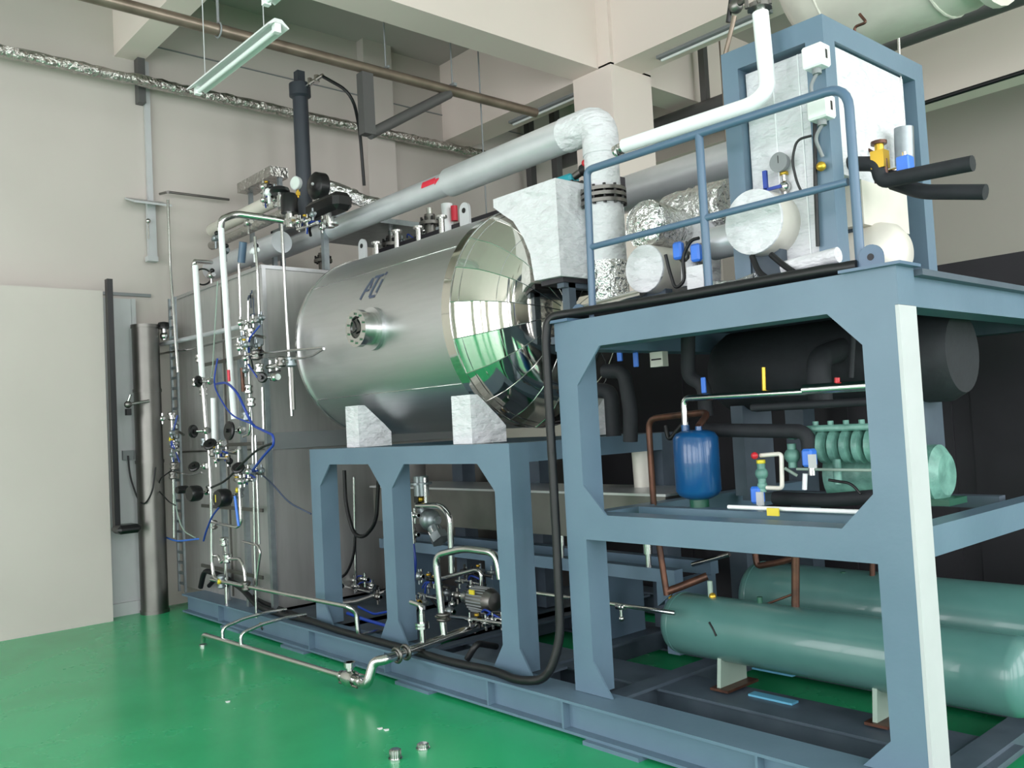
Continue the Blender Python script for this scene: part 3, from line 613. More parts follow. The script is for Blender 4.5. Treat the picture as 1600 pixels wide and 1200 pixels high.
for px, py, lab in ((1060, 392, 'blue valve handle left of the two beside the foil bundle'), (1088, 395, 'blue valve handle right of the two, nearer the rail post')):
    q = A(px, py, 'y', 3.68); b_ = thing('blue_handle_valve', lab, 'valve', q, 'blue handle valves on the deck')
    MB().rbox(q.x-.028, q.x+.028, q.y-.02, q.y+.02, q.z-.045, q.z+.045, .01).build('handle', 'btag', b_); MB().ball(q+V((.01, .04, -.03)), .035).cyl(q+V((.01, .04, -.12)), q+V((.01, .04, .05)), .018).build('body', 'steeld', b_)
pipe('cable_loop', [A(1040, 398, 'y', 3.66), A(1045, 420, 'y', 3.66), A(1055, 452, 'y', 3.66), A(1070, 440, 'y', 3.66), A(1066, 400, 'y', 3.66), A(1080, 375, 'y', 3.66), A(1092, 372, 'y', 3.66)], .009, 'blk', 'black cable looping between the blue handle valves', 'cable', fil=.06)
single('insulated_drum', MB().lathe((A(1418, 372, 'y', 4.15).x-.40, 4.15, 2.32), (1, 0, 0), [(0, .15), (.29, .15), (.35, .13), (.39, .08), (.40, 0)], 36), 'cream', 'large cream insulated drum lying at the right end behind the lifting eye', 'insulated cylinder')
pipe('insulated_branch', [A(1225, 420, 'y', 3.62), A(1310, 398, 'y', 3.62)], .035, 'wht', 'thin white insulated branch lying under the large white drum')
pipe('bare_tube', [(-3.55, 3.75, 2.24), (-3.1, 3.75, 2.27)], .035, 'tube', 'bare steel tube lying behind the left rail post', fil=0)
single('foil_elbow', MB().tube([(-2.55, 3.62, 2.2), (-2.42, 3.62, 2.18), (-2.3, 3.62, 2.2)], .05, .05, 18, .08), 'foil', 'small crumpled foil elbow on the deck below the large drum', 'pipe')
pipe('deck_hose', [A(1175, 400, 'y', 3.6), A(1185, 425, 'y', 3.58), A(1205, 440, 'y', 3.56)], .014, 'blk', 'short black hose hanging under the large white drum, left one', 'hose', 'black hoses under the drum')
pipe('deck_hose', [A(1205, 398, 'y', 3.6), A(1225, 415, 'y', 3.58), A(1240, 425, 'y', 3.56)], .014, 'blk', 'short black hose hanging under the large white drum, right one', 'hose', 'black hoses under the drum')

# ---------------------------------------------------------------- main black cable
def hose(pts, r, name, label, m_='blk', wob=0): return pipe(name, pts, r, m_, label, 'cable', fil=.14, wob=wob)
Zs = .21
cpts = [(-8.2, 3.3, .25), (-8.1, 3.3, .42), (-7.7, 3.3, .40), (-7.3, 3.3, .33), (-6.95, 3.27, .22), (-6.5, 3.28, .205), (-6.1, 3.28, .215), (-5.6, 3.25, .21), (-5.2, 3.26, .205), (-4.9, 3.25, .21), (-4.3, 3.24, .205), (-3.95, 3.27, .21), (-3.7, 3.22, .21), (-3.5, 3.25, .24), (-3.43, 3.3, .45), (-3.44, 3.32, 1.0), (-3.44, 3.32, 2.05), (-3.42, 3.33, 2.17), (-3.3, 3.38, 2.175), (-2.6, 3.39, 2.165), (-1.9, 3.39, 2.165), (-1.72, 3.42, 2.165)]
hose(cpts, .024, 'black_cable', 'thick black corrugated cable along the skid and up the left post over the tall frame', wob=.04)
hose([(-8.15, 3.36, .26), (-7.95, 3.36, .36), (-7.5, 3.36, .34), (-7.1, 3.34, .24), (-6.4, 3.35, .2), (-6.2, 3.33, .2)], .02, 'black_cable', 'second black cable lying along the skid at the chamber foot')
hose([(-3.41, 3.46, 2.19), (-3.2, 3.46, 2.155), (-2.5, 3.44, 2.155), (-1.75, 3.46, 2.155)], .02, 'black_cable', 'black cable lying behind the thicker one on the tall frame top')
hose([A(775, 1010, 'z', .2), A(745, 1005, 'z', .3), A(730, 1030, 'z', .2)], .02, 'black_cable', 'short bent black hose on the deck beside the pump')

# ---------------------------------------------------------------- process box behind the frames
t = thing('process_tank', 'long low rectangular stainless tank on levelling feet behind the frames', 'tank', (-4.8, 4.55, .8))
MB().box(-6.6, -3.4, 4.2, 4.7, .84, 1.125).build('body', 'steeld', t)
MB().box(-6.62, -3.38, 4.18, 4.72, 1.125, 1.14).build('rim', 'steel', t)
for x in (-6.2, -4.95, -4.38, -3.62):
    l = MB().cyl((x, 4.27, .76), (x, 4.27, .84), .028).cyl((x, 4.27, .68), (x, 4.27, .76), .018).build('levelling_foot', 'tube', t)
MB().box(-6.6, -3.4, 4.24, 4.32, .6, .68).box(-6.6, -3.4, 4.6, 4.68, .6, .68).build('support_rail', 'blue', t)
for x in (-6.4, -5.2, -4.1, -3.5): MB().box(x, x+.09, 4.26, 4.66, .172, .6).build('support_post', 'blue', t)
gus(-3.55, .6, .2, -.15, 4.25, 4.31).build('support_gusset', 'blue', t)
t = thing('steel_housing', 'dark stainless housing standing behind the left bays of the low frame', 'cabinet', (-6.4, 5.0, .172))
MB().box(-6.85, -5.6, 4.95, 5.55, .172, 1.36).build('body', 'steeld', t); MB().box(-6.86, -5.59, 4.93, 4.95, 1.0, 1.05).build('trim_band', 'tube', t)
t = thing('added_dark_backing', 'dark grey backing added deep behind the tall frame to keep its bays dark', 'cabinet', (-3.4, 6.2, 0))  # added backing, its dark colour stands for the shade behind the bays
MB().box(-5.6, -.9, 6.0, 6.6, .0, 2.5).build('body', 'dgrey', t)
for k in range(6): MB().box(-5.2+k*.72, -4.6+k*.72, 5.99, 6.0, .1, 2.4).build('added_backing_panel', 'dgrey', t)
t = thing('foam_vessel', 'big black foam insulated vessel lying under the top of the tall frame', 'vessel', (-2.5, 4.6, 1.5))
MB().lathe((-3.2, 4.55, 1.84), (1, 0, 0), [(0, .12), (.05, .2), (.12, .24), (1.35, .24), (1.42, .2)], 32).build('body', 'blkf', t)
MB().tube([(-2.3, 4.35, 1.9), (-2.3, 4.1, 1.85), (-2.3, 4.1, 1.6)], .06, .08, 18).build('outlet', 'blkf', t)
for x in (-3.0, -2.0): MB().box(x-.04, x+.04, 4.4, 4.7, 1.12, 1.64).build('stand', 'blued', t)

# ---------------------------------------------------------------- inside tall frame, middle bay
q = A(1090, 740, 'y', 3.82); qt = A(1090, 672, 'y', 3.82); qb = A(1095, 787, 'y', 3.82)
t = thing('blue_receiver', 'blue upright gas cylinder standing on the middle shelf of the tall frame', 'cylinder', (q.x, 3.82, 1.12))
r = .118; zt, zb = qt.z, qb.z
MB().lathe((q.x, 3.82, zb+.03), (0, 0, 1), [(-.01, .04), (0, r*.6), (.015, r*.85), (.04, r), (.2, r), (.2, r*1.01), (.206, r*1.01), (.206, r), (zt-zb-.07, r), (zt-zb-.045, r*.86), (zt-zb-.032, r*.6), (zt-zb-.028, .03)], 40).build('shell', 'bcyl', t)
MB().cyl((q.x, 3.82, 1.12), (q.x, 3.82, zb+.03), .05, seg=20).build('foot', 'gdark', t)
MB().cyl((q.x-.06, 3.82, zt-.03), (q.x-.06, 3.82, zt+.03), .022).cyl((q.x+.04, 3.8, zt-.03), (q.x+.04, 3.8, zt+.02), .018).build('nozzle', 'bcyl', t)
xa = q.x-.06
pipe('silver_pipe', [(xa, 3.82, zt+.03), (xa, 3.82, A(1077, 622, 'y', 3.82).z), A(1260, 612, 'y', 3.82)], .017, 'tube', 'silver pipe rising from the blue cylinder and running right, thin part', fil=.04)
sp_ = thing('silver_sleeve', 'thicker silver pipe sleeve at the right end of the middle bay', 'pipe', A(1300, 606, 'y', 3.82)); MB().tube([A(1256, 609, 'y', 3.82), A(1362, 602, 'y', 3.82), A(1400, 600, 'y', 3.82)], .025, 0).build('sleeve', 'tube', sp_); MB().cyl(A(1308, 590, 'y', 3.82), A(1308, 604, 'y', 3.82), .012).build('cap', 'red', sp_)
pipe('copper_pipe', [A(1042, 930, 'y', 3.95), A(1022, 800, 'y', 3.95), A(1013, 655, 'y', 3.95), A(1050, 650, 'y', 3.95), (q.x+.04, 3.9, A(1090, 645, 'y', 3.9).z), (q.x+.04, 3.8, zt+.02)], .018, 'copper', 'brown copper pipe looping over beside the blue cylinder and down to the tank', fil=.06)
pipe('copper_pipe', [A(1040, 925, 'y', 3.95), A(1060, 918, 'y', 4.0), A(1105, 900, 'y', 4.1)], .022, 'copper', 'short copper pipe crossing above the left end of the front green tank', fil=.03)
for (pts, r_, lab) in (([A(1103, 672, 'y', 4.0), A(1262, 674, 'y', 4.0), A(1266, 735, 'y', 4.0)], .036, 'thick black foam pipe running from behind the blue cylinder'),
    ([A(1175, 637, 'y', 3.95), A(1365, 627, 'y', 3.95)], .019, 'slim black foam pipe just below the silver pipe'),
    ([A(1210, 778, 'y', 4.05), A(1290, 782, 'y', 4.05), A(1380, 775, 'y', 4.05)], .034, 'black foam pipe lying low in front of the compressor'),
    ([A(945, 580, 'y', 4.1), A(975, 580, 'y', 4.1), A(985, 640, 'y', 4.1), A(985, 690, 'y', 4.1)], .045, 'black foam elbow pipe just right of the left post of the tall frame'),
    ([A(935, 610, 'y', 4.3), A(955, 612, 'y', 4.3), A(960, 700, 'y', 4.3)], .05, 'dark foam pipe behind the elbow near the left post'),
    ([A(1075, 520, 'y', 4.0), A(1075, 590, 'y', 4.0), A(1100, 600, 'y', 4.0), A(1103, 650, 'y', 4.0)], .04, 'black foam pipe dropping above the blue cylinder'),
    ([A(1335, 500, 'y', 4.1), A(1330, 590, 'y', 4.1)], .012, 'thin dark conduit near the right post in the middle bay')):
    pipe('black_foam_pipe', pts, r_, 'blkf', lab, fil=.06)
pipe('copper_stub', [A(1193, 574, 'y', 3.95), A(1194, 612, 'y', 3.95)], .011, 'brass', 'short upright brass coloured stub above the silver pipe', 'pipe')
for i, (px, py, h, lab) in enumerate(((1099, 602, 24, 'blue plastic tag hanging above the blue cylinder'), (993, 562, 22, 'blue plastic tag in the dark, right of two'), (968, 557, 14, 'blue plastic tag in the dark, left of two'))):
    a = A(px-4, py-h/2, 'y', 3.92); b = A(px+4, py+h/2, 'y', 3.92); single('blue_tag', MB().rbox(a.x, b.x, 3.915, 3.93, b.z, a.z, .003), 'btag', lab, 'tag', 'blue tags')
a = A(1015, 551, 'y', 4.0); b = A(1036, 572, 'y', 4.0); wt = thing('junction_box', 'small white junction box with dark slots under the top beam', 'box', (a.x, 4.0, b.z)); MB().box(a.x, b.x, 4.0, 4.05, b.z, a.z).build('case', 'cream', wt); MB().box(a.x+.01, b.x-.01, 3.998, 4.0, (a.z+b.z)/2-.005, (a.z+b.z)/2+.004).build('slot', 'blkp', wt)
# compressor
cz = 1.12
t = thing('compressor', 'green reciprocating compressor with ribbed head behind the right post of the tall frame', 'compressor', (-1.95, 4.15, cz))
a = A(1300, 740, 'y', 4.1); 
cx0 = A(1272, 700, 'y', 4.1).x
zh = A(1320, 690, 'y', 4.1).z
MB().lathe((cx0-.02, 4.3, 1.26), (1, 0, 0), [(0, .1), (.02, .14), (.55, .14), (.58, .1)], 28).build('crankcase', 'gcomp', t)
m = MB()
for k in range(7): m.lathe((cx0+.05+k*.062, 4.08, zh-.02), (1, 0, 0), [(0, .06), (.012, .085), (.04, .085), (.052, .06)], 18)
m.build('cylinder_head', 'gcomp', t)
m = MB().rbox(cx0+.0, cx0+.46, 4.02, 4.2, zh+.055, zh+.085, .008)
for k in range(6): m.cyl((cx0+.04+k*.08, 4.06, zh+.08), (cx0+.04+k*.08, 4.06, zh+.105), .014, seg=6)
m.build('head_cover', 'gcomp', t)
MB().cyl((cx0-.09, 4.05, zh+.05), (cx0+.05, 4.05, zh+.055), .022).cyl((cx0-.1, 4.05, zh+.05), (cx0-.07, 4.05, zh+.05), .032).build('suction_stub', 'gcomp', t)
MB().cyl((cx0+.16, 4.02, zh-.2), (cx0+.16, 4.02, zh-.08), .02).build('oil_filter', 'gcomp', t)
MB().box(cx0-.02, cx0+.6, 4.2, 4.4, cz, 1.15).build('mounting_foot', 'gdark', t)
pipe('pale_tube', [A(1245, 733, 'y', 3.95), A(1300, 734, 'y', 3.95), A(1372, 735, 'y', 3.95)], .007, 'palegr', 'thin pale tube running left to right below the compressor head', 'tube')
def coil(px, py, lab, y_=3.85):
    q = A(px, py, 'y', y_); t = thing('solenoid_valve', lab, 'valve', q, 'blue solenoid valves')
    MB().rbox(q.x-.035, q.x+.02, q.y-.03, q.y+.03, q.z-.04, q.z+.045, .01).build('coil', 'btag', t); MB().box(q.x+.005, q.x+.04, q.y-.035, q.y-.02, q.z-.045, q.z+.02).build('plate', 'lgrey', t)
    MB().cyl(q+V((0, 0, -.08)), q+V((0, 0, -.03)), .016).build('stem', 'tube', t)
coil(1267, 716, 'blue solenoid coil valve in front of the compressor'); coil(1186, 774, 'blue solenoid coil valve low in the bay above the yellow tag')
ve = thing('expansion_valve', 'green valve with red cap and yellow nut right of the blue cylinder', 'valve', A(1190, 760, 'y', 3.85)); q = A(1190, 740, 'y', 3.85)
MB().cyl(q+V((0, 0, -.09)), q+V((0, 0, .05)), .02).ball(q, .032).ball(q+V((0, 0, -.06)), .025).build('body', 'gcomp', ve); MB().cyl(q+V((0, 0, .05)), q+V((0, 0, .068)), .022, seg=6).build('nut', 'yel', ve)
MB().ball(A(1179, 712, 'y', 3.82), .018).build('cap', 'red', ve); MB().tube([q+V((.0, 0, .09)), A(1221, 709, 'y', 3.85), A(1222, 763, 'y', 3.85), A(1198, 762, 'y', 3.85)], .011, .02).build('bypass_tube', 'cream', ve)
single('yellow_tag', MB().box(A(1198, 800, 'y', 3.6).x, A(1216, 800, 'y', 3.6).x, 3.6, 3.61, A(1205, 806, 'y', 3.6).z, A(1205, 794, 'y', 3.6).z), 'yel', 'small yellow tag on the pale rod above the middle beam', 'tag')
pipe('pale_rod', [A(1138, 792, 'y', 3.64), A(1345, 800, 'y', 3.64)], .010, 'whts', 'long pale rod lying just above the middle beam', 'rod', fil=0)
gv = thing('gauge_valve', 'green ribbed service valve between the yellow nut valve and the compressor', 'valve', A(1238, 720, 'y', 4.0)); q = A(1238, 712, 'y', 4.0); MB().ball(q, .04).cyl(q+V((0, 0, -.06)), q+V((0, 0, .06)), .022).build('body', 'gcomp', gv); MB().cyl(q+V((-.03, -.03, -.06)), q+V((.02, 0, -.1)), .008).build('tube', 'palegr', gv)
pipe('cream_conduit', [A(1000, 700, 'y', 4.6), A(1006, 775, 'y', 4.6)], .06, 'cream', 'cream upright conduit behind the copper pipe', 'conduit', fil=0)
pipe('drain_rod', [A(1258, 740, 'y', 3.95), A(1257, 765, 'y', 3.95)], .012, 'whts', 'short pale upright rod under the compressor', 'rod', fil=0)
hose([A(1040, 665, 'y', 4.2), A(1045, 690, 'y', 4.2), A(1060, 670, 'y', 4.2), A(1075, 655, 'y', 4.2)], .014, 'black_cable', 'short black cables looping left of the blue cylinder top')
pipe('compressor_cable', [A(1295, 750, 'y', 4.0), A(1330, 755, 'y', 4.0), A(1345, 772, 'y', 4.0)], .007, 'blk', 'thin black cable curving over the compressor body', 'cable', fil=.06)

# ---------------------------------------------------------------- green tanks, bottom bay
def tank(name, label, y, z, r, x0, x1, feet):
    t = thing(name, label, 'tank', ((x0+x1)/2, y, .17))
    n = 8; prof = [(.09*(1-math.cos(PI/2*k/n)), r*math.sin(PI/2*k/n)) for k in range(n+1)]
    prof += [(x1-x0-.09, r)] + [(x1-x0-.09+.09*math.sin(PI/2*k/n), r*math.cos(PI/2*k/n)) for k in range(1, n+1)]
    MB().lathe((x0, y, z), (1, 0, 0), prof, 56).build('shell', 'gtank', t)
    for x in (x0+.1,): MB().torus((x, y, z), (1, 0, 0), r, .003, 56, 6).build('weld_seam', 'gtank', t)
    for x in feet:
        MB().prism([(x, y-.12, .175), (x, y+.12, .175), (x, y+.12, z-r*.5), (x, y, z-r+.01), (x, y-.1, z-r*.72)], (.022, 0, 0)).build('foot', 'palegr', t)
        MB().box(x-.03, x+.08, y-.14, y+.14, .165, .178).build('foot_plate', 'copper', t)
    return t
z1 = .455; r1 = .165
fr = tank('green_tank', 'front green horizontal tank in the bottom bay of the tall frame', 3.98, z1, r1, -3.24, -1.35, (-2.86, -2.02))
bk = tank('green_tank', 'rear green horizontal tank behind the front one in the bottom bay', 4.55, .52, .2, -3.1, -1.2, (-2.7, -1.8))
pipe('handle_mark', [V((-2.86, 3.828, .52)), V((-2.83, 3.82, .49)), V((-2.81, 3.813, .46))], .006, 'blk', 'small curved black grip lying against the front green tank', 'grip')
for (px0, py0, px1, py1, y_, lab) in ((1243, 870, 1243, 962, 4.0, 'upright copper pipe entering the front green tank'), (1363, 870, 1363, 912, 4.5, 'upright copper pipe entering the rear tank near the right post')):
    pipe('copper_pipe', [A(px0, py0, 'y', y_), A(px1, py1, 'y', y_)], .02 if y_ < 4.2 else .014, 'copper', lab, fil=0)
pipe('copper_pipe', [A(1180, 865, 'y', 4.4), A(1183, 885, 'y', 4.4), A(1220, 878, 'y', 4.4), A(1240, 872, 'y', 4.4)], .018, 'copper', 'short copper elbow left of the upright copper pipe', fil=.03)
pipe('copper_pipe', [A(1195, 945, 'y', 4.0), A(1240, 928, 'y', 4.0)], .006, 'copper', 'very thin copper line from the green handle to the upright copper pipe', fil=0)
for (px, py, y_, lab) in ((1188, 948, 3.98, 'green cross handle valve on the front tank'), (1318, 908, 4.5, 'green cross handle valve on the rear tank')):
    q = A(px, py, 'y', y_); v_ = thing('tank_valve', lab, 'valve', q, 'green tank valves')
    MB().cyl(q+V((0, 0, -.04)), q+V((0, 0, .05)), .014).build('stem', 'gdark', v_); MB().cyl(q+V((-.06, 0, 0)), q+V((.06, -.01, .01)), .01).cyl(q+V((-.005, -.06, -.01)), q+V((0, .04, 0)), .01).build('cross_handle', 'palegr', v_)
q = A(1110, 925, 'y', 3.98); lv = thing('level_valve', 'pale green stop valve with brass nut on the front tank', 'valve', q); MB().cyl((q.x, q.y, z1+r1-.01), (q.x, q.y, q.z+.06), .014).build('body', 'palegr', lv); MB().ball(q+V((.02, -.01, -.02)), .02).build('nut', 'brass', lv)
q = A(1049, 935, 'y', 3.98); single('brass_plug', MB().ball(q, .017), 'brass', 'small round brass plug at the left end of the front tank', 'plug')
q = A(1087, 935, 'y', 3.98); sv = thing('flange_nozzle', 'low green flange with bolts on top of the front tank', 'flange', q); MB().cyl(q+V((0, 0, -.05)), q+V((0, 0, .01)), .035).cyl(q+V((-.07, 0, -.03)), q+V((-.07, 0, 0)), .02).build('flange', 'gtank', sv); MB().bolts(q+V((0, 0, .01)), (0, 0, 1), .026, 4, .006).build('bolts', 'tube', sv)
single('flat_cabinet', MB().box(A(1105, 885, 'y', 5.0).x, A(1143, 885, 'y', 5.0).x, 5.0, 5.12, .172, .78), 'dgrey', 'dull purple grey flat cabinet standing behind the front green tank', 'panel')
single('grey_post', MB().box(A(1145, 885, 'y', 4.95).x, A(1172, 885, 'y', 4.95).x, 4.92, 5.0, .172, 1.0), 'blued', 'dark blue post beside the purple grey cabinet', 'post')
pipe('silver_hose', [A(1082, 882, 'y', 4.5), A(1105, 876, 'y', 4.5), A(1140, 866, 'y', 4.5)], .014, 'tube', 'bright slanting tube above the purple grey cabinet', fil=0)
pipe('sample_tube', [A(826, 925, 'y', 3.7), A(972, 946, 'y', 3.7), A(1055, 958, 'y', 3.75)], .012, 'tube', 'thin bright steel tube running between the two frames to the front tank', 'tube', fil=0)
q = A(970, 948, 'y', 3.7); sm_ = thing('sample_tap', 'small steel tap hanging from the thin tube right of the left post', 'tap', q); MB().cyl(q, q+V((0, 0, -.06)), .009).ball(q+V((0, 0, -.065)), .016).build('body', 'tube', sm_); MB().cyl(q+V((-.03, 0, 0)), q+V((.03, 0, 0)), .018, seg=6).build('nut', 'tube', sm_)
for (x0_, y0_, lab) in ((-2.92, 4.27, 'light blue steel strip lying on the skid behind the tank foot'), (-2.70, 3.90, 'light blue steel strip lying on the skid in front of the tank foot')):
    single('blue_strip', MB().box(x0_, x0_+.25, y0_, y0_+.06, .172 if y0_ > 4 else .156, .182 if y0_ > 4 else .166), 'cyan', lab, 'strip')

# ---------------------------------------------------------------- floor items
for (px, py, r_, h_, lab) in ((618, 1186, .035, .045, 'taller of two round metal caps lying on the green floor'), (661, 1170, .036, .025, 'flatter of two round metal caps lying on the green floor')):
    q = A(px, py, 'z', 0); c_ = thing('metal_cap', lab, 'cap', (q.x, q.y, 0), 'round metal caps'); MB().lathe((q.x, q.y, .001), (0, 0, 1), [(0, r_), (.006, r_), (.006, r_*.82), (h_, r_*.8), (h_+.004, r_*.6)], 28).build('cap', 'tube', c_)
    m = MB()
    for k in range(16): a = 2*PI*k/16; m.cyl((q.x+r_*.81*math.cos(a), q.y+r_*.81*math.sin(a), .008), (q.x+r_*.8*math.cos(a), q.y+r_*.8*math.sin(a), h_), .002, seg=5)
    m.build('knurling', 'steeld', c_)
for (px, py, lab) in ((594, 1139, 'largest pale paint chip on the floor above the metal caps'), (604, 1141, 'small pale chip just right of the largest one'), (356, 1097, 'pale chip alone on the floor at the left')):
    q = A(px, py, 'z', 0); m = MB(); m.prism([(q.x-.014, q.y-.01, .001), (q.x+.012, q.y-.014, .001), (q.x+.016, q.y+.006, .001), (q.x-.002, q.y+.016, .001)], (0, 0, .004)); single('paint_chip', m, 'whbox', lab, 'chip', 'paint chips')

# ---------------------------------------------------------------- floor pipework
t = thing('drain_pipe', 'long stainless drain pipe lying along the floor in front of the skid', 'pipe', (-5.9, 2.85, 0))
fz = .09
MB().tube([(-6.95, 2.80, .03), (-6.93, 2.80, fz), (-4.98, 2.88, fz)], .019, .03, 14).build('run', 'tube', t)
MB().lathe((-6.95, 2.80, .001), (0, 0, 1), [(0, .03), (.012, .03)], 18).build('end_foot', 'tube', t)
for (x, x2) in ((-6.62, -6.75), (-6.30, -6.1)):
    MB().tube([(x, 2.82, fz), (x, 2.82, .18), (x, 3.0, .22), (x+.02, 3.2, .235), (x+.05, 3.33, .235)], .013, .045).build('branch', 'tube', t)
vv = thing('ball_valve', 'chunky stainless ball valve on the floor drain pipe', 'valve', (-4.85, 2.9, 0))
MB().lathe((-4.99, 2.88, fz), (1, .05, 0), [(0, .035), (.02, .035), (.02, .028), (.05, .03), (.05, .045), (.08, .052), (.13, .052), (.16, .045), (.16, .03), (.19, .028), (.19, .038), (.22, .038)], 20, True).build('body', 'tube', vv)
MB().cyl((-4.89, 2.885, fz), (-4.89, 2.885, fz+.1), .022).cyl((-4.89, 2.885, fz+.07), (-4.89, 2.885, fz+.1), .036, seg=12).build('stem_cap', 'tube', vv)
MB().bolts((-4.95, 2.88, fz), (1, .05, 0), .04, 4, .008, .03).bolts((-4.80, 2.89, fz), (1, .05, 0), .04, 4, .008, .05).build('bolts', 'steeld', vv)
t = thing('header_pipe', 'thick stainless header pipe rising from the floor valve and entering the frame bay', 'pipe', (-4.5, 3.1, .1))
h0 = A(600, 1031, 'z', .235); h1 = A(772, 970, 'z', .29)
MB().tube([(-4.77, 2.89, fz), (h0.x-.07, 2.87, fz), (h0.x-.05, h0.y-.04, .225), h0, h1], .03, .07, 18).build('run', 'tube', t)
def hp(y): return h0.lerp(h1, (y-h0.y)/(h1.y-h0.y))
a = hp(A(657, 1009, 'z', .25).y); MB().cyl(a, a+V((0, 0, .2)), .019).cyl(a+V((0, 0, .11)), a+V((0, 0, .125)), .045).cyl(a+V((0, 0, .13)), a+V((0, 0, .145)), .045).build('riser', 'tube', t)
MB().tube([a+V((0, 0, .19)), a+V((0, 0, .25)), a+V((-.11, 0, .26))], .016, .04).build('riser', 'tube', t)
a = hp(A(689, 997, 'z', .26).y); r1_ = A(680, 868, 'y', a.y); MB().tube([a, (r1_.x, a.y, r1_.z), A(725, 857, 'y', a.y+.05), A(775, 864, 'y', a.y+.1), A(782, 905, 'y', a.y+.1)], .023, .07, 14).build('riser', 'tube', t)
MB().torus(a+V((0, 0, .12)), (0, 0, 1), .034, .012).torus(a+V((0, 0, .15)), (0, 0, 1), .034, .012).cyl(a+V((-.05, -.02, .135)), a+V((.06, -.02, .135)), .012).build('clamp_union', 'steeld', t)
for y_ in (A(622, 1022, 'z', .25).y, A(635, 1018, 'z', .25).y): MB().torus(hp(y_), h1-h0, .042, .01).build('pipe_clip', 'steeld', t)

# ---------------------------------------------------------------- bay pipes in the low frame
pipe('process_tube', PL('y', 3.75, [(652, 790), (688, 790), (703, 805), (706, 895)]), .022, 'tube', 'bent stainless tube in the right bay of the low frame in front of the tank', fil=.05)
pipe('process_tube', PL('y', 3.9, [(688, 905), (745, 890), (752, 895), (753, 925)]), .016, 'tube', 'small stainless arch tube beside the pump', fil=.04)
pipe('process_tube', PL('y', 3.65, [(690, 962), (745, 968), (790, 975)]), .012, 'tube', 'thin stainless tube low in front of the pump', fil=.04)
pipe('process_tube', [A(330, 905, 'y', 3.12), A(545, 948, 'y', 3.2), A(557, 957, 'y', 3.25), A(560, 992, 'y', 3.25), A(600, 985, 'y', 3.55)], .0165, 'tube', 'long stainless tube sloping from the left riser to the low frame feet', fil=.04)
pipe('process_tube', PL('y', 3.9, [(522, 945), (560, 940), (603, 925)]), .02, 'tube', 'stainless tube between the first two posts of the low frame', fil=.04)
pipe('black_hose', PL('y', 3.9, [(538, 735), (540, 790), (553, 835), (568, 840), (588, 818), (592, 735)]), .016, 'blk', 'black hose hanging in a loop in the left bay of the low frame', 'hose', fil=.14)
pipe('black_hose', PL('y', 3.95, [(555, 835), (553, 870), (540, 900), (522, 905)]), .012, 'blk', 'thin black hose curling down to the floor in the left bay', 'hose', fil=.14)
pipe('steel_rod', PL('y', 4.1, [(553, 745), (556, 905)]), .012, 'tube', 'upright thin steel tube in the left bay of the low frame', 'tube', fil=0)
pipe('steel_rod', PL('y', 4.1, [(532, 735), (537, 905)]), .02, 'steeld', 'upright dull steel tube near the first post of the low frame', 'tube', fil=0)
pipe('blue_hose', PL('y', 3.5, [(543, 958), (570, 968), (605, 978)]), .012, 'btub', 'bright blue hose low between the first two posts', 'hose', fil=.05)
pipe('blue_hose', PL('y', 3.62, [(560, 948), (585, 960), (608, 955)]), .009, 'btub', 'second thinner blue hose low between the first two posts', 'hose', fil=.05)
pipe('blue_hose', PL('y', 3.6, [(645, 850), (649, 880), (645, 915)]), .013, 'btub', 'upright blue hose beside the second post of the low frame', 'hose', fil=.05)
def wheel(q, d, R_=.045, th=.022):
    d = V(d).normalized(); m = MB(); m.lathe(q-d*th/2, d, [(0, R_*.8), (th*.25, R_), (th*.75, R_), (th, R_*.8)], 20).lathe(q-d*th*1.0, d, [(0, .015), (th*2.2, .015)], 10); return m
def hvalve(px, py, ax, v, label, wd=(0, -1, 0), R_=.045, rot=None, grp='handwheel valves of the left pipe rack', off=(0, .07, 0), body_r=.026):
    q = A(px, py, ax, v); t = thing('handwheel_valve', label, 'valve', q+V(off), grp)
    wheel(q, wd, R_*1.25, .028).build('handwheel', 'blkp', t)
    p2 = q+V(off); MB().cyl(q, p2, .010).build('stem', 'tube', t)
    MB().ball(p2, body_r*1.25).cyl(p2+V((-.05, 0, 0)), p2+V((.05, 0, 0)), .013).lathe(p2+V((-.05, 0, 0)), (1, 0, 0), [(0, .024), (.012, .024)], 14).lathe(p2+V((.04, 0, 0)), (1, 0, 0), [(0, .024), (.012, .024)], 14).build('body', 'tube', t)
    return t
pm = thing('pump', 'grey ribbed motor pump on the deck behind the third post', 'pump', A(757, 965, 'y', 3.8))
q = A(757, 938, 'y', 3.8); m = MB().lathe(q+V((-.14, 0, 0)), (1, 0, 0), [(0, .05), (.02, .08), (.2, .085), (.25, .06), (.26, 0)], 28); m.build('motor', 'steeld', pm)
m = MB()
for k in range(24): a = 2*PI*k/24; m.box(q.x-.1, q.x+.06, q.y-.003+.083*math.cos(a), q.y+.003+.083*math.cos(a), q.z-.006+.083*math.sin(a), q.z+.006+.083*math.sin(a))
m.build('cooling_fins', 'mgrey', pm); MB().cyl(q+V((-.2, 0, 0)), q+V((-.14, 0, 0)), .05).build('pump_head', 'tube', pm); MB().box(q.x-.1, q.x+.05, q.y-.06, q.y+.06, q.z-.16, q.z-.08).build('foot', 'steeld', pm); MB().box(q.x-.05, q.x, q.y-.09, q.y-.08, q.z+.05, q.z+.08).build('label_plate', 'yel', pm)
fl = thing('strainer', 'silvery angled strainer body hanging in the right bay of the low frame', 'strainer', A(675, 820, 'y', 3.8))
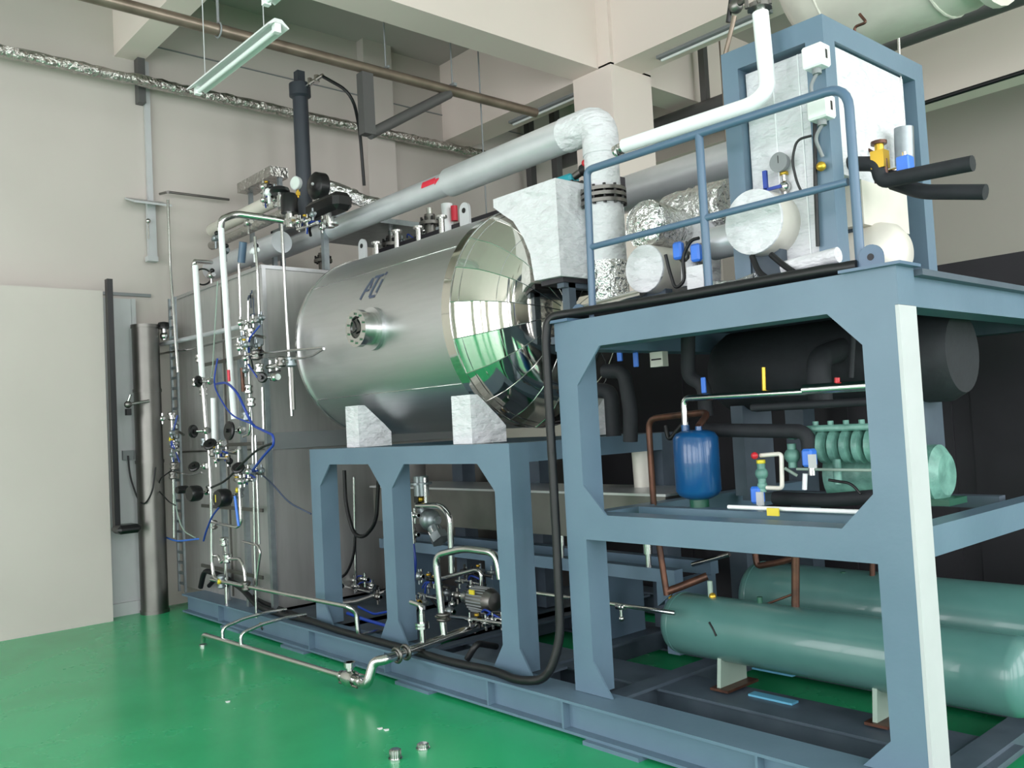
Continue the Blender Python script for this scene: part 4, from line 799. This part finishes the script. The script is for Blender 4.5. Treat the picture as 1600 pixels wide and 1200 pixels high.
q = A(672, 812, 'y', 3.8); MB().ball(q, .08).cyl(q+V((-.08, 0, .08)), q+V((.11, 0, -.13)), .048).cyl(q+V((.08, 0, -.1)), q+V((.12, 0, -.145)), .068, seg=6).cyl(q+V((-.09, 0, 0)), q+V((.1, 0, 0)), .028).build('body', 'galv', fl); MB().bolts(q+V((.06, -.0, -.08)), (.14, 0, -.16), .045, 6, .008, .03).build('bolts', 'tube', fl)
rg = thing('pressure_regulator', 'silvery pressure regulator above the strainer in the right bay', 'regulator', A(658, 760, 'y', 3.75))
q = A(658, 757, 'y', 3.75); MB().cyl(q+V((0, 0, -.08)), q+V((0, 0, .06)), .055).lathe(q+V((0, 0, .0)), (0, 0, 1), [(0, .08), (.015, .08)], 20).build('body', 'galv', rg); MB().cyl(q+V((.05, 0, -.13)), q+V((.05, 0, .05)), .014).build('tube', 'tube', rg); MB().cyl(q+V((-.01, 0, -.12)), q+V((-.01, 0, -.09)), .02, seg=6).build('brass_nut', 'brass', rg); MB().box(q.x-.07, q.x-.02, q.y-.02, q.y+.05, q.z-.13, q.z-.05).build('dark_block', 'blkp', rg)
for i, (px, py, lab) in enumerate(((648, 805, 'small tee fitting on a thin tube beside the second post, upper'), (648, 835, 'small tee fitting on a thin tube beside the second post, lower'), (655, 900, 'round steel float fitting above the deck beside the second post'), (650, 940, 'brass topped fitting low beside the second post'), (715, 930, 'small steel coupling left of the pump, higher'), (703, 955, 'small steel coupling left of the pump, lower'), (770, 968, 'cluster fitting with bolts at the pump foot'), (742, 975, 'steel coupling on the header pipe end'), (530, 915, 'small dark fitting at the foot of the left bay'), (570, 905, 'dark fitting in the middle of the left bay'), (590, 932, 'steel fitting near the second post in the left bay'))):
    q = A(px, py, 'y', 3.72 + .05*(i % 3)); f_ = thing('pipe_fitting', lab, 'fitting', q, 'small fittings in the low frame bays')
    MB().ball(q, .022 + .006*(i % 3)).cyl(q+V((-.05, 0, 0)), q+V((.05, 0, 0)), .012).cyl(q+V((0, 0, -.06)), q+V((0, 0, .05)), .009).build('body', ('tube', 'steeld', 'galv')[i % 3], f_)
    for dx in (-.05, .03): MB().cyl(q+V((dx, 0, 0)), q+V((dx+.02, 0, 0)), .02, seg=6).build('nut', 'brass' if i == 3 else 'tube', f_)
def clump(px, py, y_, w, h, n, lab, seed):
    rr = random.Random(seed); t = thing('valve_manifold', lab, 'manifold', A(px, py+h/2, 'y', y_), 'crowded valve manifolds')
    c = A(px, py, 'y', y_); sx = w*(c-CP).length/F/2; sz = h*(c-CP).length/F/2
    MB().cyl(c+V((-sx, 0, -sz*.2)), c+V((sx, 0, -sz*.3)), .014).build('header', 'tube', t)
    MB().cyl(c+V((-sx*.7, .08, sz*.3)), c+V((sx*.9, .08, sz*.2)), .012).build('header', 'steeld', t)
    for i in range(n):
        p = c+V((rr.uniform(-sx, sx), rr.uniform(-.08, .12), rr.uniform(-sz, sz)*.8)); k = rr.random()
        m = MB().ball(p, rr.uniform(.016, .03)).cyl(p+V((0, 0, -.05)), p+V((0, 0, .05)), .009).cyl(p+V((-.04, 0, 0)), p+V((.04, 0, 0)), .013)
        m.build('small_valve', 'tube' if k < .6 else ('galv' if k < .85 else 'blkp'), t)
        if k > .9 or i == 1: MB().cyl(p+V((0, -.02, .03)), p+V((0, -.02, .045)), .017, seg=6).build('yellow_nut', 'brass', t)
    for i in range(3):
        a = c+V((rr.uniform(-sx, 0), .02, rr.uniform(-sz, sz))); b = c+V((rr.uniform(0, sx), .04, rr.uniform(-sz, sz)))
        MB().tube([a, a.lerp(b, .4)+V((0, -.04, .05)), b], .007, .05).build('air_line', 'btub' if i < 2 else 'blk', t)
clump(672, 925, 3.85, 60, 60, 12, 'crowded small valves and blue lines behind the tall bent riser', 1)
clump(765, 968, 3.72, 55, 30, 9, 'crowded bolted fittings at the foot of the pump', 2)
clump(560, 918, 4.1, 70, 24, 10, 'row of small dark fittings between the first two posts', 3)
clump(738, 905, 4.1, 60, 40, 8, 'small valves behind and above the pump', 4)
pipe('thin_tube', PL('y', 3.7, [(643, 800), (646, 850)]), .012, 'tube', 'thin upright tube beside the second post of the low frame', 'tube', fil=0)

# ---------------------------------------------------------------- left pipe rack
RY = 3.12
pipe('white_riser', [A(345, 352, 'y', RY), A(356, 520, 'y', RY), A(366, 655, 'y', RY)], .026, 'whts', 'tall white sleeved riser, the longest at the left in front of the chamber', group='white sleeved risers')
pipe('white_riser', [A(305, 415, 'y', RY), A(316, 590, 'y', RY)], .026, 'whts', 'white sleeved riser left of the longest one', group='white sleeved risers')
pipe('bent_tube', [A(345, 356, 'y', RY), A(346, 343, 'y', RY), A(368, 334, 'y', 3.25), A(444, 345, 'y', 3.6)], .03, 'tube', 'polished tube bending over from the longest white riser to the chamber top', 'pipe', fil=.06)
pipe('bent_tube', [A(302, 418, 'y', RY), A(304, 408, 'y', RY), A(330, 410, 'y', 3.5)], .02, 'tube', 'short polished tube capping the left white riser', 'pipe', fil=.04)
def stube(pts, r_, lab, y_=RY, m_='tube', fil=.04): return pipe('stainless_tube', [A(p[0], p[1], 'y', p[2] if len(p) > 2 else y_) for p in pts], r_, m_, lab, 'tube', fil=fil)
stube([(440, 350), (447, 480), (456, 650)], .0115, 'thin upright tube in front of the chamber side, nearest the vessel', 3.25)
stube([(262, 312), (266, 420), (278, 582)], .013, 'thin upright tube left of the pipe rack, below the wall bracket', 3.2)
stube([(250, 303), (262, 300)], .012, 'short level tube at the wall bracket', 3.1, 'steeld')
pipe('stainless_tube', [A(262, 300, 'x', -8.82), A(358, 312, 'x', -8.82)], .013, 'steeld', 'thin level tube along the wall from the bracket towards the chamber top', 'tube')
stube([(373, 412), (378, 545)], .011, 'thin upright tube right of the longest white riser', 3.3)
stube([(398, 370), (402, 420), (408, 560)], .012, 'thin upright tube at the chamber corner', 3.3)
stube([(252, 538), (300, 528), (386, 508)], .022, 'thicker level tube crossing the rack top, upper one', 3.26, 'alu')
stube([(240, 554), (250, 553), (300, 545), (395, 521)], .012, 'thin level tube crossing the rack top, lower one', 3.26)
stube([(316, 592), (320, 640), (324, 690)], .021, 'flanged middle part of the left riser', RY)
stube([(333, 622), (335, 690)], .022, 'short thick tube right beside the left riser', RY, 'whts')
stube([(326, 690), (330, 780), (331, 880), (334, 902), (345, 908)], .015, 'lower part of the left riser bending into the sloping tube', 3.12)
stube([(331, 816), (371, 824), (377, 818), (374, 770), (373, 700)], .013, 'U shaped tube loop low in the pipe rack', 3.12)
stube([(332, 868), (342, 869), (344, 880), (352, 873), (375, 873), (381, 885), (384, 915)], .013, 'stepped tube loop just above the sloping tube', 3.14)
stube([(352, 850), (355, 948)], .017, 'upright grey tube at the rack foot', 3.25)
stube([(391, 600), (395, 700), (398, 850), (401, 965)], .011, 'long upright tube at the chamber corner, left of the pair', 3.22)
stube([(399, 680), (403, 790), (405, 850)], .011, 'long upright tube at the chamber corner, right of the pair', 3.22)
stube([(380, 846), (403, 852), (407, 862), (401, 905), (400, 920)], .011, 'bent tube end at the chamber corner foot', 3.2)
stube([(268, 645), (270, 700), (271, 760), (272, 840)], .014, 'upright tube at the far left of the rack', 3.2)
stube([(272, 738), (300, 742), (315, 738)], .009, 'short level tube joining the far left tube to the riser', 3.18)
stube([(345, 704), (368, 706), (374, 700)], .015, 'short level tube right of the tilted black wheel', 3.12)
stube([(388, 470), (388, 560), (391, 640), (390, 678), (380, 682)], .010, 'slim bent tube behind the gauges of the rack', 3.16)
stube([(410, 605), (412, 670)], .012, 'short bright upright tube beside the chamber corner', 3.2)
stube([(407, 552), (450, 548, 3.1), (505, 543, 3.0)], .009, 'thin tube reaching right in front of the vessel end, upper', 3.2)
stube([(420, 560), (470, 560, 3.1), (488, 556, 3.05), (506, 545, 3.0)], .008, 'thin tube reaching right in front of the vessel end, lower', 3.2)
stube([(456, 565), (459, 640)], .014, 'short upright pipe in front of the vessel end', 3.15, 'steeld')
stube([(340, 948), (360, 960), (395, 965)], .01, 'thin tube bent along the chamber foot', 3.3)
# duct bundle over the chamber
for (x0_, x1_, y_, z_, r_, m_, lab) in ((-8.7, -7.25, 3.75, 3.74, .065, 'cream', 'upper pale insulated pipe lying along the chamber top'), (-8.6, -6.9, 3.7, 3.56, .045, 'foilb', 'middle silver insulated pipe along the chamber top'), (-8.75, -7.2, 3.75, 3.34, .10, 'alu', 'lowest and widest silver pipe along the chamber top')):
    single('insulated_line', MB().lathe((x0_, y_, z_), (1, 0, 0), [(0, r_*.8), (.02, r_), (x1_-x0_, r_)], 24), m_, lab, 'pipe', 'insulated lines on the chamber top')
q = A(290, 432, 'y', 3.62); single('black_ring', MB().torus((-8.6, 3.6, 3.24), (1, -.6, 0), .08, .009), 'blkp', 'black ring on the open end of the lowest wide pipe', 'ring')
pipe('foil_wrapped_pipe', [A(506, 290, 'y', 4.3), A(550, 307, 'y', 4.5), A(600, 326, 'y', 4.7)], .07, 'foil', 'crumpled foil wrapped pipe behind the big black actuators', wob=.15, fil=.05)
single('chamber_top_plate', MB().box(-7.9, -6.9, 4.0, 5.6, 3.55, 3.6).box(-7.9, -7.86, 4.0, 4.04, 3.06, 3.6).box(-6.95, -6.9, 4.0, 4.05, 3.06, 3.6).box(-6.95, -6.9, 5.5, 5.55, 3.06, 3.6), 'galv', 'pale sheet platform above the chamber carrying the actuators', 'platform')
bc = thing('black_column', 'dark charcoal upright pneumatic cylinder above the chamber', 'cylinder', (-7.75, 4.3, 3.6))
MB().cyl((-7.75, 4.3, 3.6), (-7.75, 4.3, 4.98), .075, seg=28).build('barrel', 'charc', bc); MB().lathe((-7.75, 4.3, 4.93), (0, 0, 1), [(0, .075), (.02, .105), (.14, .105), (.15, .09)], 28).build('head', 'charc', bc); MB().box(-7.79, -7.71, 4.26, 4.34, 5.08, 5.2).build('head_block', 'charc', bc)
MB().cyl((-7.66, 4.32, 5.03), (-7.4, 4.36, 5.06), .02).cyl((-7.5, 4.35, 5.02), (-7.5, 4.35, 5.09), .03, seg=6).cyl((-7.6, 4.33, 5.02), (-7.6, 4.33, 5.09), .025, seg=6).build('air_fitting', 'tube', bc); MB().cyl((-7.9, 4.28, 4.99), (-7.84, 4.28, 4.99), .012).build('plug', 'charc', bc)
pipe('air_hose', [(-7.42, 4.36, 5.06), A(550, 145, 'y', 4.5), A(562, 200, 'y', 4.7), A(569, 290, 'y', 4.8)], .016, 'blk', 'black air hose arching from the charcoal cylinder head', 'hose', fil=.3)
act = thing('black_actuator', 'big black round actuator head beside the charcoal cylinder', 'actuator', A(497, 300, 'y', 3.9)); q = A(497, 291, 'y', 3.9)
MB().lathe(q+V((0, .07, 0)), (0, -1, 0), [(0, .09), (.02, .12), (.1, .12), (.13, .09), (.14, .03)], 28).build('head', 'blkp', act); MB().cyl(q+V((0, 0, -.2)), q+V((0, 0, -.07)), .03).build('neck', 'tube', act); MB().ball(q+V((.04, -.075, 0)), .014).build('button', 'lgrey', act)
act = thing('black_actuator', 'wide black actuator body with cable, right of the round one', 'actuator', A(515, 328, 'y', 3.8)); q = A(513, 326, 'y', 3.8)
MB().rbox(q.x-.26, q.x+.26, q.y-.09, q.y+.09, q.z-.06, q.z+.09, .04).build('body', 'blkp', act); MB().cyl(q+V((0, 0, -.16)), q+V((0, 0, -.06)), .045).lathe(q+V((0, 0, -.14)), (0, 0, 1), [(0, .08), (.015, .08)], 18).build('mount', 'tube', act); MB().tube([q+V((-.12, -.06, -.05)), q+V((-.16, -.1, -.15)), q+V((-.1, -.12, -.22))], .012, .05).build('cable', 'blk', act)
act = thing('black_actuator', 'upright black cylindrical actuator left of the round one', 'actuator', A(452, 330, 'y', 3.5)); q = A(452, 318, 'y', 3.5)
MB().lathe(q+V((0, 0, -.08)), (0, 0, 1), [(0, .07), (.13, .07), (.16, .055)], 24).build('body', 'blkp', act); MB().cyl(q+V((0, 0, -.2)), q+V((0, 0, -.08)), .035).cyl(q+V((-.06, 0, -.15)), q+V((.06, 0, -.15)), .03).build('valve_body', 'tube', act)
act = thing('black_actuator', 'flat black actuator dome, leftmost of the group', 'actuator', A(437, 300, 'y', 3.5)); q = A(437, 298, 'y', 3.5)
MB().lathe(q+V((0, 0, -.03)), (0, 0, 1), [(0, .07), (.02, .085), (.05, .075), (.07, .02)], 24).build('dome', 'blkp', act); MB().cyl(q+V((0, 0, -.14)), q+V((0, 0, -.03)), .025).cyl(q+V((-.1, 0, -.1)), q+V((.05, 0, -.1)), .022).build('valve_body', 'tube', act); MB().ball(q+V((-.09, 0, 0)), .03).build('knob', 'blkp', act)
gg = thing('pressure_gauge', 'pale round pressure gauge among the black actuators', 'gauge', A(466, 300, 'y', 3.62)); q = A(465, 287, 'y', 3.62)
MB().lathe(q, (.3, -1, 0), [(0, .055), (.03, .058)], 28).build('case', 'lgrey', gg); MB().lathe(q+V((.009, -.03, 0)), (.3, -1, 0), [(0, .051), (.002, .051)], 28).build('dial', 'face', gg); MB().cyl(q+V((0, 0, -.12)), q+V((0, 0, -.04)), .01).cyl(q+V((0, 0, -.1)), q+V((0, 0, -.07)), .02, seg=6).build('stem', 'brass', gg)
sd = thing('sheet_duct', 'flat pale sheet metal duct on legs above the chamber beside the charcoal cylinder', 'duct', (-7.7, 4.4, 3.06))
a = A(360, 300, 'y', 4.2); b = A(452, 276, 'y', 4.2); z_ = (a.z+b.z)/2
MB().box(max(a.x, -8.6), b.x, 4.0, 4.19, z_-.1, z_).build('body', 'foilb', sd)
for x in (max(a.x, -8.6)+.05, b.x-.05): MB().box(x-.02, x+.02, 4.1, 4.14, 3.061, z_-.1).build('leg', 'galv', sd)
k = 0
for (px, py, lab) in ((388, 348, 'small white solenoid with black knob on the chamber top'), (337, 372, 'small fitting with dark cap between the chamber top pipes'), (398, 392, 'steel fitting above the chamber corner'), (330, 430, 'white wrapped elbow at the chamber top left'), (352, 392, 'pale round fitting right of the longest white riser'), (420, 300, 'steel tee left of the flat black dome')):
    q = A(px, py, 'y', 3.45); k += 1; f_ = thing('top_fitting', lab, 'fitting', q, 'small fittings on the chamber top')
    MB().ball(q, .035).cyl(q+V((-.06, 0, 0)), q+V((.06, 0, 0)), .02).cyl(q+V((0, 0, -.1)), q+V((0, 0, .03)), .012).build('body', ('whts', 'tube', 'galv')[k % 3], f_); MB().ball(q+V((.05, -.01, .035)), .022).build('cap', 'blkp', f_)
    if k > 3 : pass
pipe('blue_band_tube', PL('y', 3.45, [(380, 378), (377, 410)]), .034, 'rail', 'bluish upright sleeve right of the longest white riser on the chamber top', 'sleeve')
# misc nozzles behind the vessel top
for (px, py, lab) in ((612, 385, 'dark bolted valve head behind the vessel between the lugs'), (672, 352, 'dark valve with steel stem behind the vessel near the taller lug'), (505, 410, 'dark bolted fitting behind the vessel left of the small lug')):
    q = A(px, py, 'y', 4.9); f_ = thing('bolted_valve', lab, 'valve', q, 'bolted valves behind the vessel'); MB().cyl(q+V((0, 0, -.12)), q+V((0, 0, .1)), .05).lathe(q, (0, 0, 1), [(0, .1), (.03, .1)], 18).build('body', 'steeld', f_); MB().bolts(q+V((0, 0, .03)), (0, 0, 1), .08, 8, .012, .08).build('bolts', 'blkp', f_); MB().cyl(q+V((.0, 0, .1)), q+V((0, 0, .16)), .03).build('cap', 'tube', f_)
rp = thing('red_label_pipe', 'white upright pipe end with red marks behind the taller lug', 'pipe', A(700, 345, 'y', 4.75)); q = A(699, 340, 'y', 4.75); MB().cyl(q+V((0, 0, -.15)), q+V((0, 0, .12)), .05, seg=18).build('sleeve', 'whts', rp); MB().cyl(q+V((.1, 0, -.05)), q+V((.1, 0, .08)), .03).build('red_mark', 'redst', rp)
pipe('rear_tube', [(-8.0, 5.0, 3.2), (-4.9, 5.0, 3.28)], .05, 'steeld', 'dull steel tube running behind the vessel top', fil=0)
pipe('rear_tube', [(-7.9, 4.9, 3.12), (-5.0, 4.9, 3.12)], .03, 'tube', 'slim bright tube running behind the vessel top', fil=0)
# handwheel valves
hv = [(310, 596, 'black wheel valve on the left riser, uppermost', (-1, -.6, 0), .04), (358, 673, 'largest black wheel valve in the rack centre, facing the camera', (.1, -1, .1), .062), (302, 674, 'black wheel valve left of the left riser, seen edge on', (-1, -.5, 0), .045),
      (328, 694, 'black wheel valve tilted below the left riser flange', (.6, -.6, .7), .045), (303, 729, 'black wheel valve tilted, left of the riser at mid height', (.6, -.6, .7), .04), (372, 731, 'black wheel valve tilted, right of the riser, with cable', (.6, -.6, .7), .042), (410, 590, 'black wheel valve at the chamber corner', (.6, -1, 0), .032)]
for (px, py, lab, d_, R_) in hv: hvalve(px, py, 'y', 3.02, lab, d_, R_, off=(.02, .09, 0) if px != 302 else (.06, .09, 0))
for (px, py, R_, lab, yl) in ((303, 771, .068, 'black drum shaped actuator low in the rack, left of the riser', 0), (347, 778, .074, 'black drum shaped actuator low in the rack with yellow label', 1), (284, 765, .035, 'small black actuator at the far left of the rack', 0)):
    q = A(px, py, 'y', 3.0); a_ = thing('drum_actuator', lab, 'actuator', q, 'black drum actuators of the rack')
    MB().lathe(q+V((0, .05, 0)), (.15, -1, 0), [(0, R_*.9), (.02, R_), (.08, R_), (.1, R_*.85)], 24).build('drum', 'blkp', a_); MB().cyl(q+V((-.02, .05, 0)), q+V((-.02, .13, 0)), .016).ball(q+V((-.02, .12, 0)), .026).build('valve_body', 'tube', a_)
    if yl: MB().box(q.x-.018, q.x-.0, q.y-.053, q.y-.051, q.z-.03, q.z+.03).build('label', 'yel', a_)
ct = thing('capped_valve', 'valve with black mushroom cap at the upper left of the rack', 'valve', A(255, 520, 'y', 3.22)); q = A(256, 509, 'y', 3.22); MB().lathe(q+V((0, 0, -.03)), (0, 0, 1), [(0, .065), (.03, .065), (.06, .05), (.07, .01)], 24).build('cap', 'blkp', ct); MB().cyl(q+V((0, 0, -.14)), q+V((0, 0, -.03)), .025).ball(q+V((0, 0, -.1)), .04).build('body', 'tube', ct); MB().ball(q+V((-.04, -.04, 0)), .012).build('yellow_mark', 'yel', ct)
# flanges and unions on rack tubes
fs2 = [(306, 597), (318, 612), (320, 690), (333, 706), (345, 712), (268, 650), (270, 690), (272, 728), (385, 510), (392, 520), (388, 548), (400, 555), (388, 608), (392, 628), (385, 650), (372, 745), (390, 745), (328, 765), (374, 770), (333, 820), (350, 846), (355, 872), (346, 912), (385, 915), (425, 970), (440, 968), (455, 565), (440, 565), (312, 560), (405, 575), (346, 905), (270, 742)]
pos = ['at the left riser top', 'on the left riser', 'low on the left riser', 'below the tilted wheel', 'right of the tilted wheel', 'on the far left tube, top', 'on the far left tube, second', 'on the far left tube, third', 'at the end of the upper level tube', 'at the end of the lower level tube', 'below the level tube ends', 'beside the chamber corner', 'on the slim bent tube, upper', 'on the slim bent tube, middle', 'on the slim bent tube, lower', 'above the yellow marked drum', 'right of the tilted wheel with cable', 'on the riser beside the black drums', 'right of the yellow labelled drum', 'on the loop corner', 'at the top of the foot tube', 'on the stepped loop', 'where the riser joins the sloping tube', 'under the stepped loop', 'at the skid by the chamber foot', 'at the skid, right of its twin', 'in front of the vessel end', 'left of the vessel end', 'just above the left riser wheel', 'below the chamber corner cluster', 'left of the sloping tube joint', 'on the far left tube, lowest']
for i, (px, py) in enumerate(fs2):
    q = A(px, py, 'y', 3.14 if i not in (24, 25) else 3.35); mm = ('tube', 'tube', 'galv', 'steeld')[i % 4]
    f_ = thing('tube_union', 'small clamped tube union '+pos[i], 'fitting', q, 'tube unions of the pipe rack')
    MB().lathe(q+V((0, 0, -.04)), (0, 0, 1), [(0, .022), (.01, .037), (.026, .037), (.026, .027), (.052, .027), (.052, .037), (.068, .037), (.078, .022)], 14).build('body', mm, f_)
    MB().cyl(q+V((-.045, -.012, 0)), q+V((.045, -.012, .01*(i % 3))), .009).build('bolt', 'tube', f_)
    if i in (6, 18, 22, 10): MB().cyl(q+V((.02, -.03, .01)), q+V((.035, -.03, .04)), .016, seg=6).build('yellow_nut', 'yel', f_)
rf = thing('rack_frame', 'galvanised upright channels holding the pipework against the chamber', 'frame', (-7.4, 3.32, .19))
for px in (338, 372, 410):
    a = A(px, 560, 'y', 3.3); MB().box(a.x-.022, a.x+.022, 3.3, 3.34, .187, a.z).build('upright', 'galv', rf)
for py in (565, 700, 800, 900):
    a = A(338, py, 'y', 3.3); b = A(410, py-12, 'y', 3.3); z = (a.z+b.z)/2; MB().box(a.x-.3, b.x+.02, 3.285, 3.3, z-.015, z+.015).build('cross_channel', 'steeld', rf)

mb_ = thing('manifold_block', 'grey manifold block with small valves at the chamber corner', 'manifold', A(397, 530, 'y', 3.25)); q = A(398, 522, 'y', 3.25)
MB().rbox(q.x-.09, q.x+.06, 3.22, 3.3, q.z-.1, q.z+.1, .01).build('block', 'galv', mb_)
for (dx, dz) in ((-.07, .07), (.0, .06), (-.05, -.02), (.03, -.05), (-.02, -.09), (.06, .02)):
    f_ = MB().ball(q+V((dx, -.07, dz)), .022).cyl(q+V((dx, -.07, dz-.05)), q+V((dx, -.07, dz+.05)), .012).cyl(q+V((dx-.04, -.08, dz)), q+V((dx+.04, -.08, dz)), .01).build('small_valve', 'tube', mb_)
mb_ = thing('manifold_block', 'steel level manifold with dark bar right of the chamber corner', 'manifold', A(430, 570, 'y', 3.2)); q = A(428, 572, 'y', 3.2)
MB().cyl(q+V((-.1, 0, 0)), q+V((.1, 0, 0)), .022).cyl(q+V((-.06, 0, -.04)), q+V((-.06, 0, .05)), .014).cyl(q+V((.05, 0, -.04)), q+V((.05, 0, .05)), .014).build('block', 'tube', mb_); MB().box(q.x-.09, q.x+.09, q.y-.01, q.y+.01, q.z-.05, q.z-.035).build('bar', 'blkp', mb_)
# blue tubing and cables of the rack
hose([A(340, 560, 'y', 3.05), A(333, 600, 'y', 3.0), A(345, 625, 'y', 2.98), A(362, 650, 'y', 2.98), A(388, 660, 'y', 3.0), A(398, 664, 'y', 3.05)], .0065, 'air_tube', 'thin dark blue air tube drooping left of the rack centre', 'btub')
hose([A(338, 600, 'y', 3.05), A(355, 597, 'y', 3.0), A(372, 615, 'y', 2.98), A(385, 645, 'y', 3.0), A(395, 665, 'y', 3.05), A(427, 680, 'y', 3.05), A(428, 695, 'y', 3.05), A(412, 712, 'y', 3.05), A(394, 736, 'y', 3.1)], .010, 'air_tube', 'thick dark blue air tube bundle crossing the rack to its right side', 'btub')
hose([A(428, 692, 'y', 3.08), A(405, 700, 'y', 3.05), A(385, 718, 'y', 3.02), A(372, 731, 'y', 3.0), A(352, 752, 'y', 3.0), A(330, 762, 'y', 3.02)], .009, 'signal_cable', 'black cable from the rack right side to the riser', 'blk')
hose([A(405, 738, 'y', 3.3), A(425, 755, 'y', 3.3), A(450, 785, 'y', 3.33), A(486, 803, 'y', 3.34)], .007, 'signal_cable', 'thin grey blue cable stretched from the chamber corner to the first post', 'mark')
hose([A(268, 735, 'y', 3.1), A(250, 748, 'y', 3.1), A(246, 765, 'y', 3.1), A(265, 785, 'y', 3.1), A(275, 790, 'y', 3.15)], .006, 'signal_cable', 'thin black cable looping at the far left of the rack', 'blk')
hose([A(272, 770, 'y', 3.2), A(276, 800, 'y', 3.2), A(286, 830, 'y', 3.2), A(305, 840, 'y', 3.2)], .006, 'signal_cable', 'thin pale cable hanging at the far left of the rack', 'palegr')
hose([A(247, 775, 'y', 3.2), A(243, 800, 'y', 3.2), A(248, 835, 'y', 3.2), A(275, 846, 'y', 3.2), A(310, 842, 'y', 3.2)], .008, 'air_tube', 'mid blue air tube curving around the cable ladder foot', 'btag')
hose([A(367, 775, 'y', 3.05), A(370, 800, 'y', 3.05), A(373, 822, 'y', 3.05)], .011, 'air_tube', 'short upright blue tube beside the yellow labelled drum', 'btag')
hose([A(345, 790, 'y', 3.05), A(332, 805, 'y', 3.05), A(322, 830, 'y', 3.08), A(318, 845, 'y', 3.1)], .008, 'air_tube', 'short dark blue tube left of the riser foot', 'btub')
hose([A(340, 440, 'y', 3.3), A(332, 580, 'y', 3.2), A(330, 590, 'y', 3.1)], .006, 'signal_cable', 'thin pale green wire beside the longest white riser', 'palegr')
pipe('red_label_sleeve', PL('y', 3.1, [(378, 575), (380, 612)]), .015, 'copper', 'faded red sleeve on an upright tube of the rack', 'sleeve')
pipe('red_label_sleeve', PL('y', 3.06, [(357, 578), (358, 596)]), .012, 'redst', 'small pink red mark sleeve beside the longest white riser', 'sleeve')

clump(392, 540, 3.12, 34, 110, 12, 'crowded small valves at the top right of the pipe rack', 11)
clump(345, 712, 3.08, 50, 26, 7, 'crowded unions right below the tilted black wheel of the rack', 12)
clump(388, 745, 3.1, 40, 30, 6, 'crowded unions right of the yellow labelled drum', 13)
clump(427, 975, 3.33, 50, 20, 7, 'bolted fittings lying on the skid at the chamber foot', 14)
clump(418, 305, 3.5, 30, 40, 9, 'silver fittings left of the flat black dome on the chamber top', 15)
clump(480, 350, 3.6, 60, 26, 8, 'silver fittings under the black actuators', 16)
clump(640, 380, 4.9, 90, 30, 9, 'dark fittings behind the vessel top between the lugs', 17)
clump(270, 690, 3.12, 20, 90, 7, 'small fittings on the far left tube of the rack', 18)
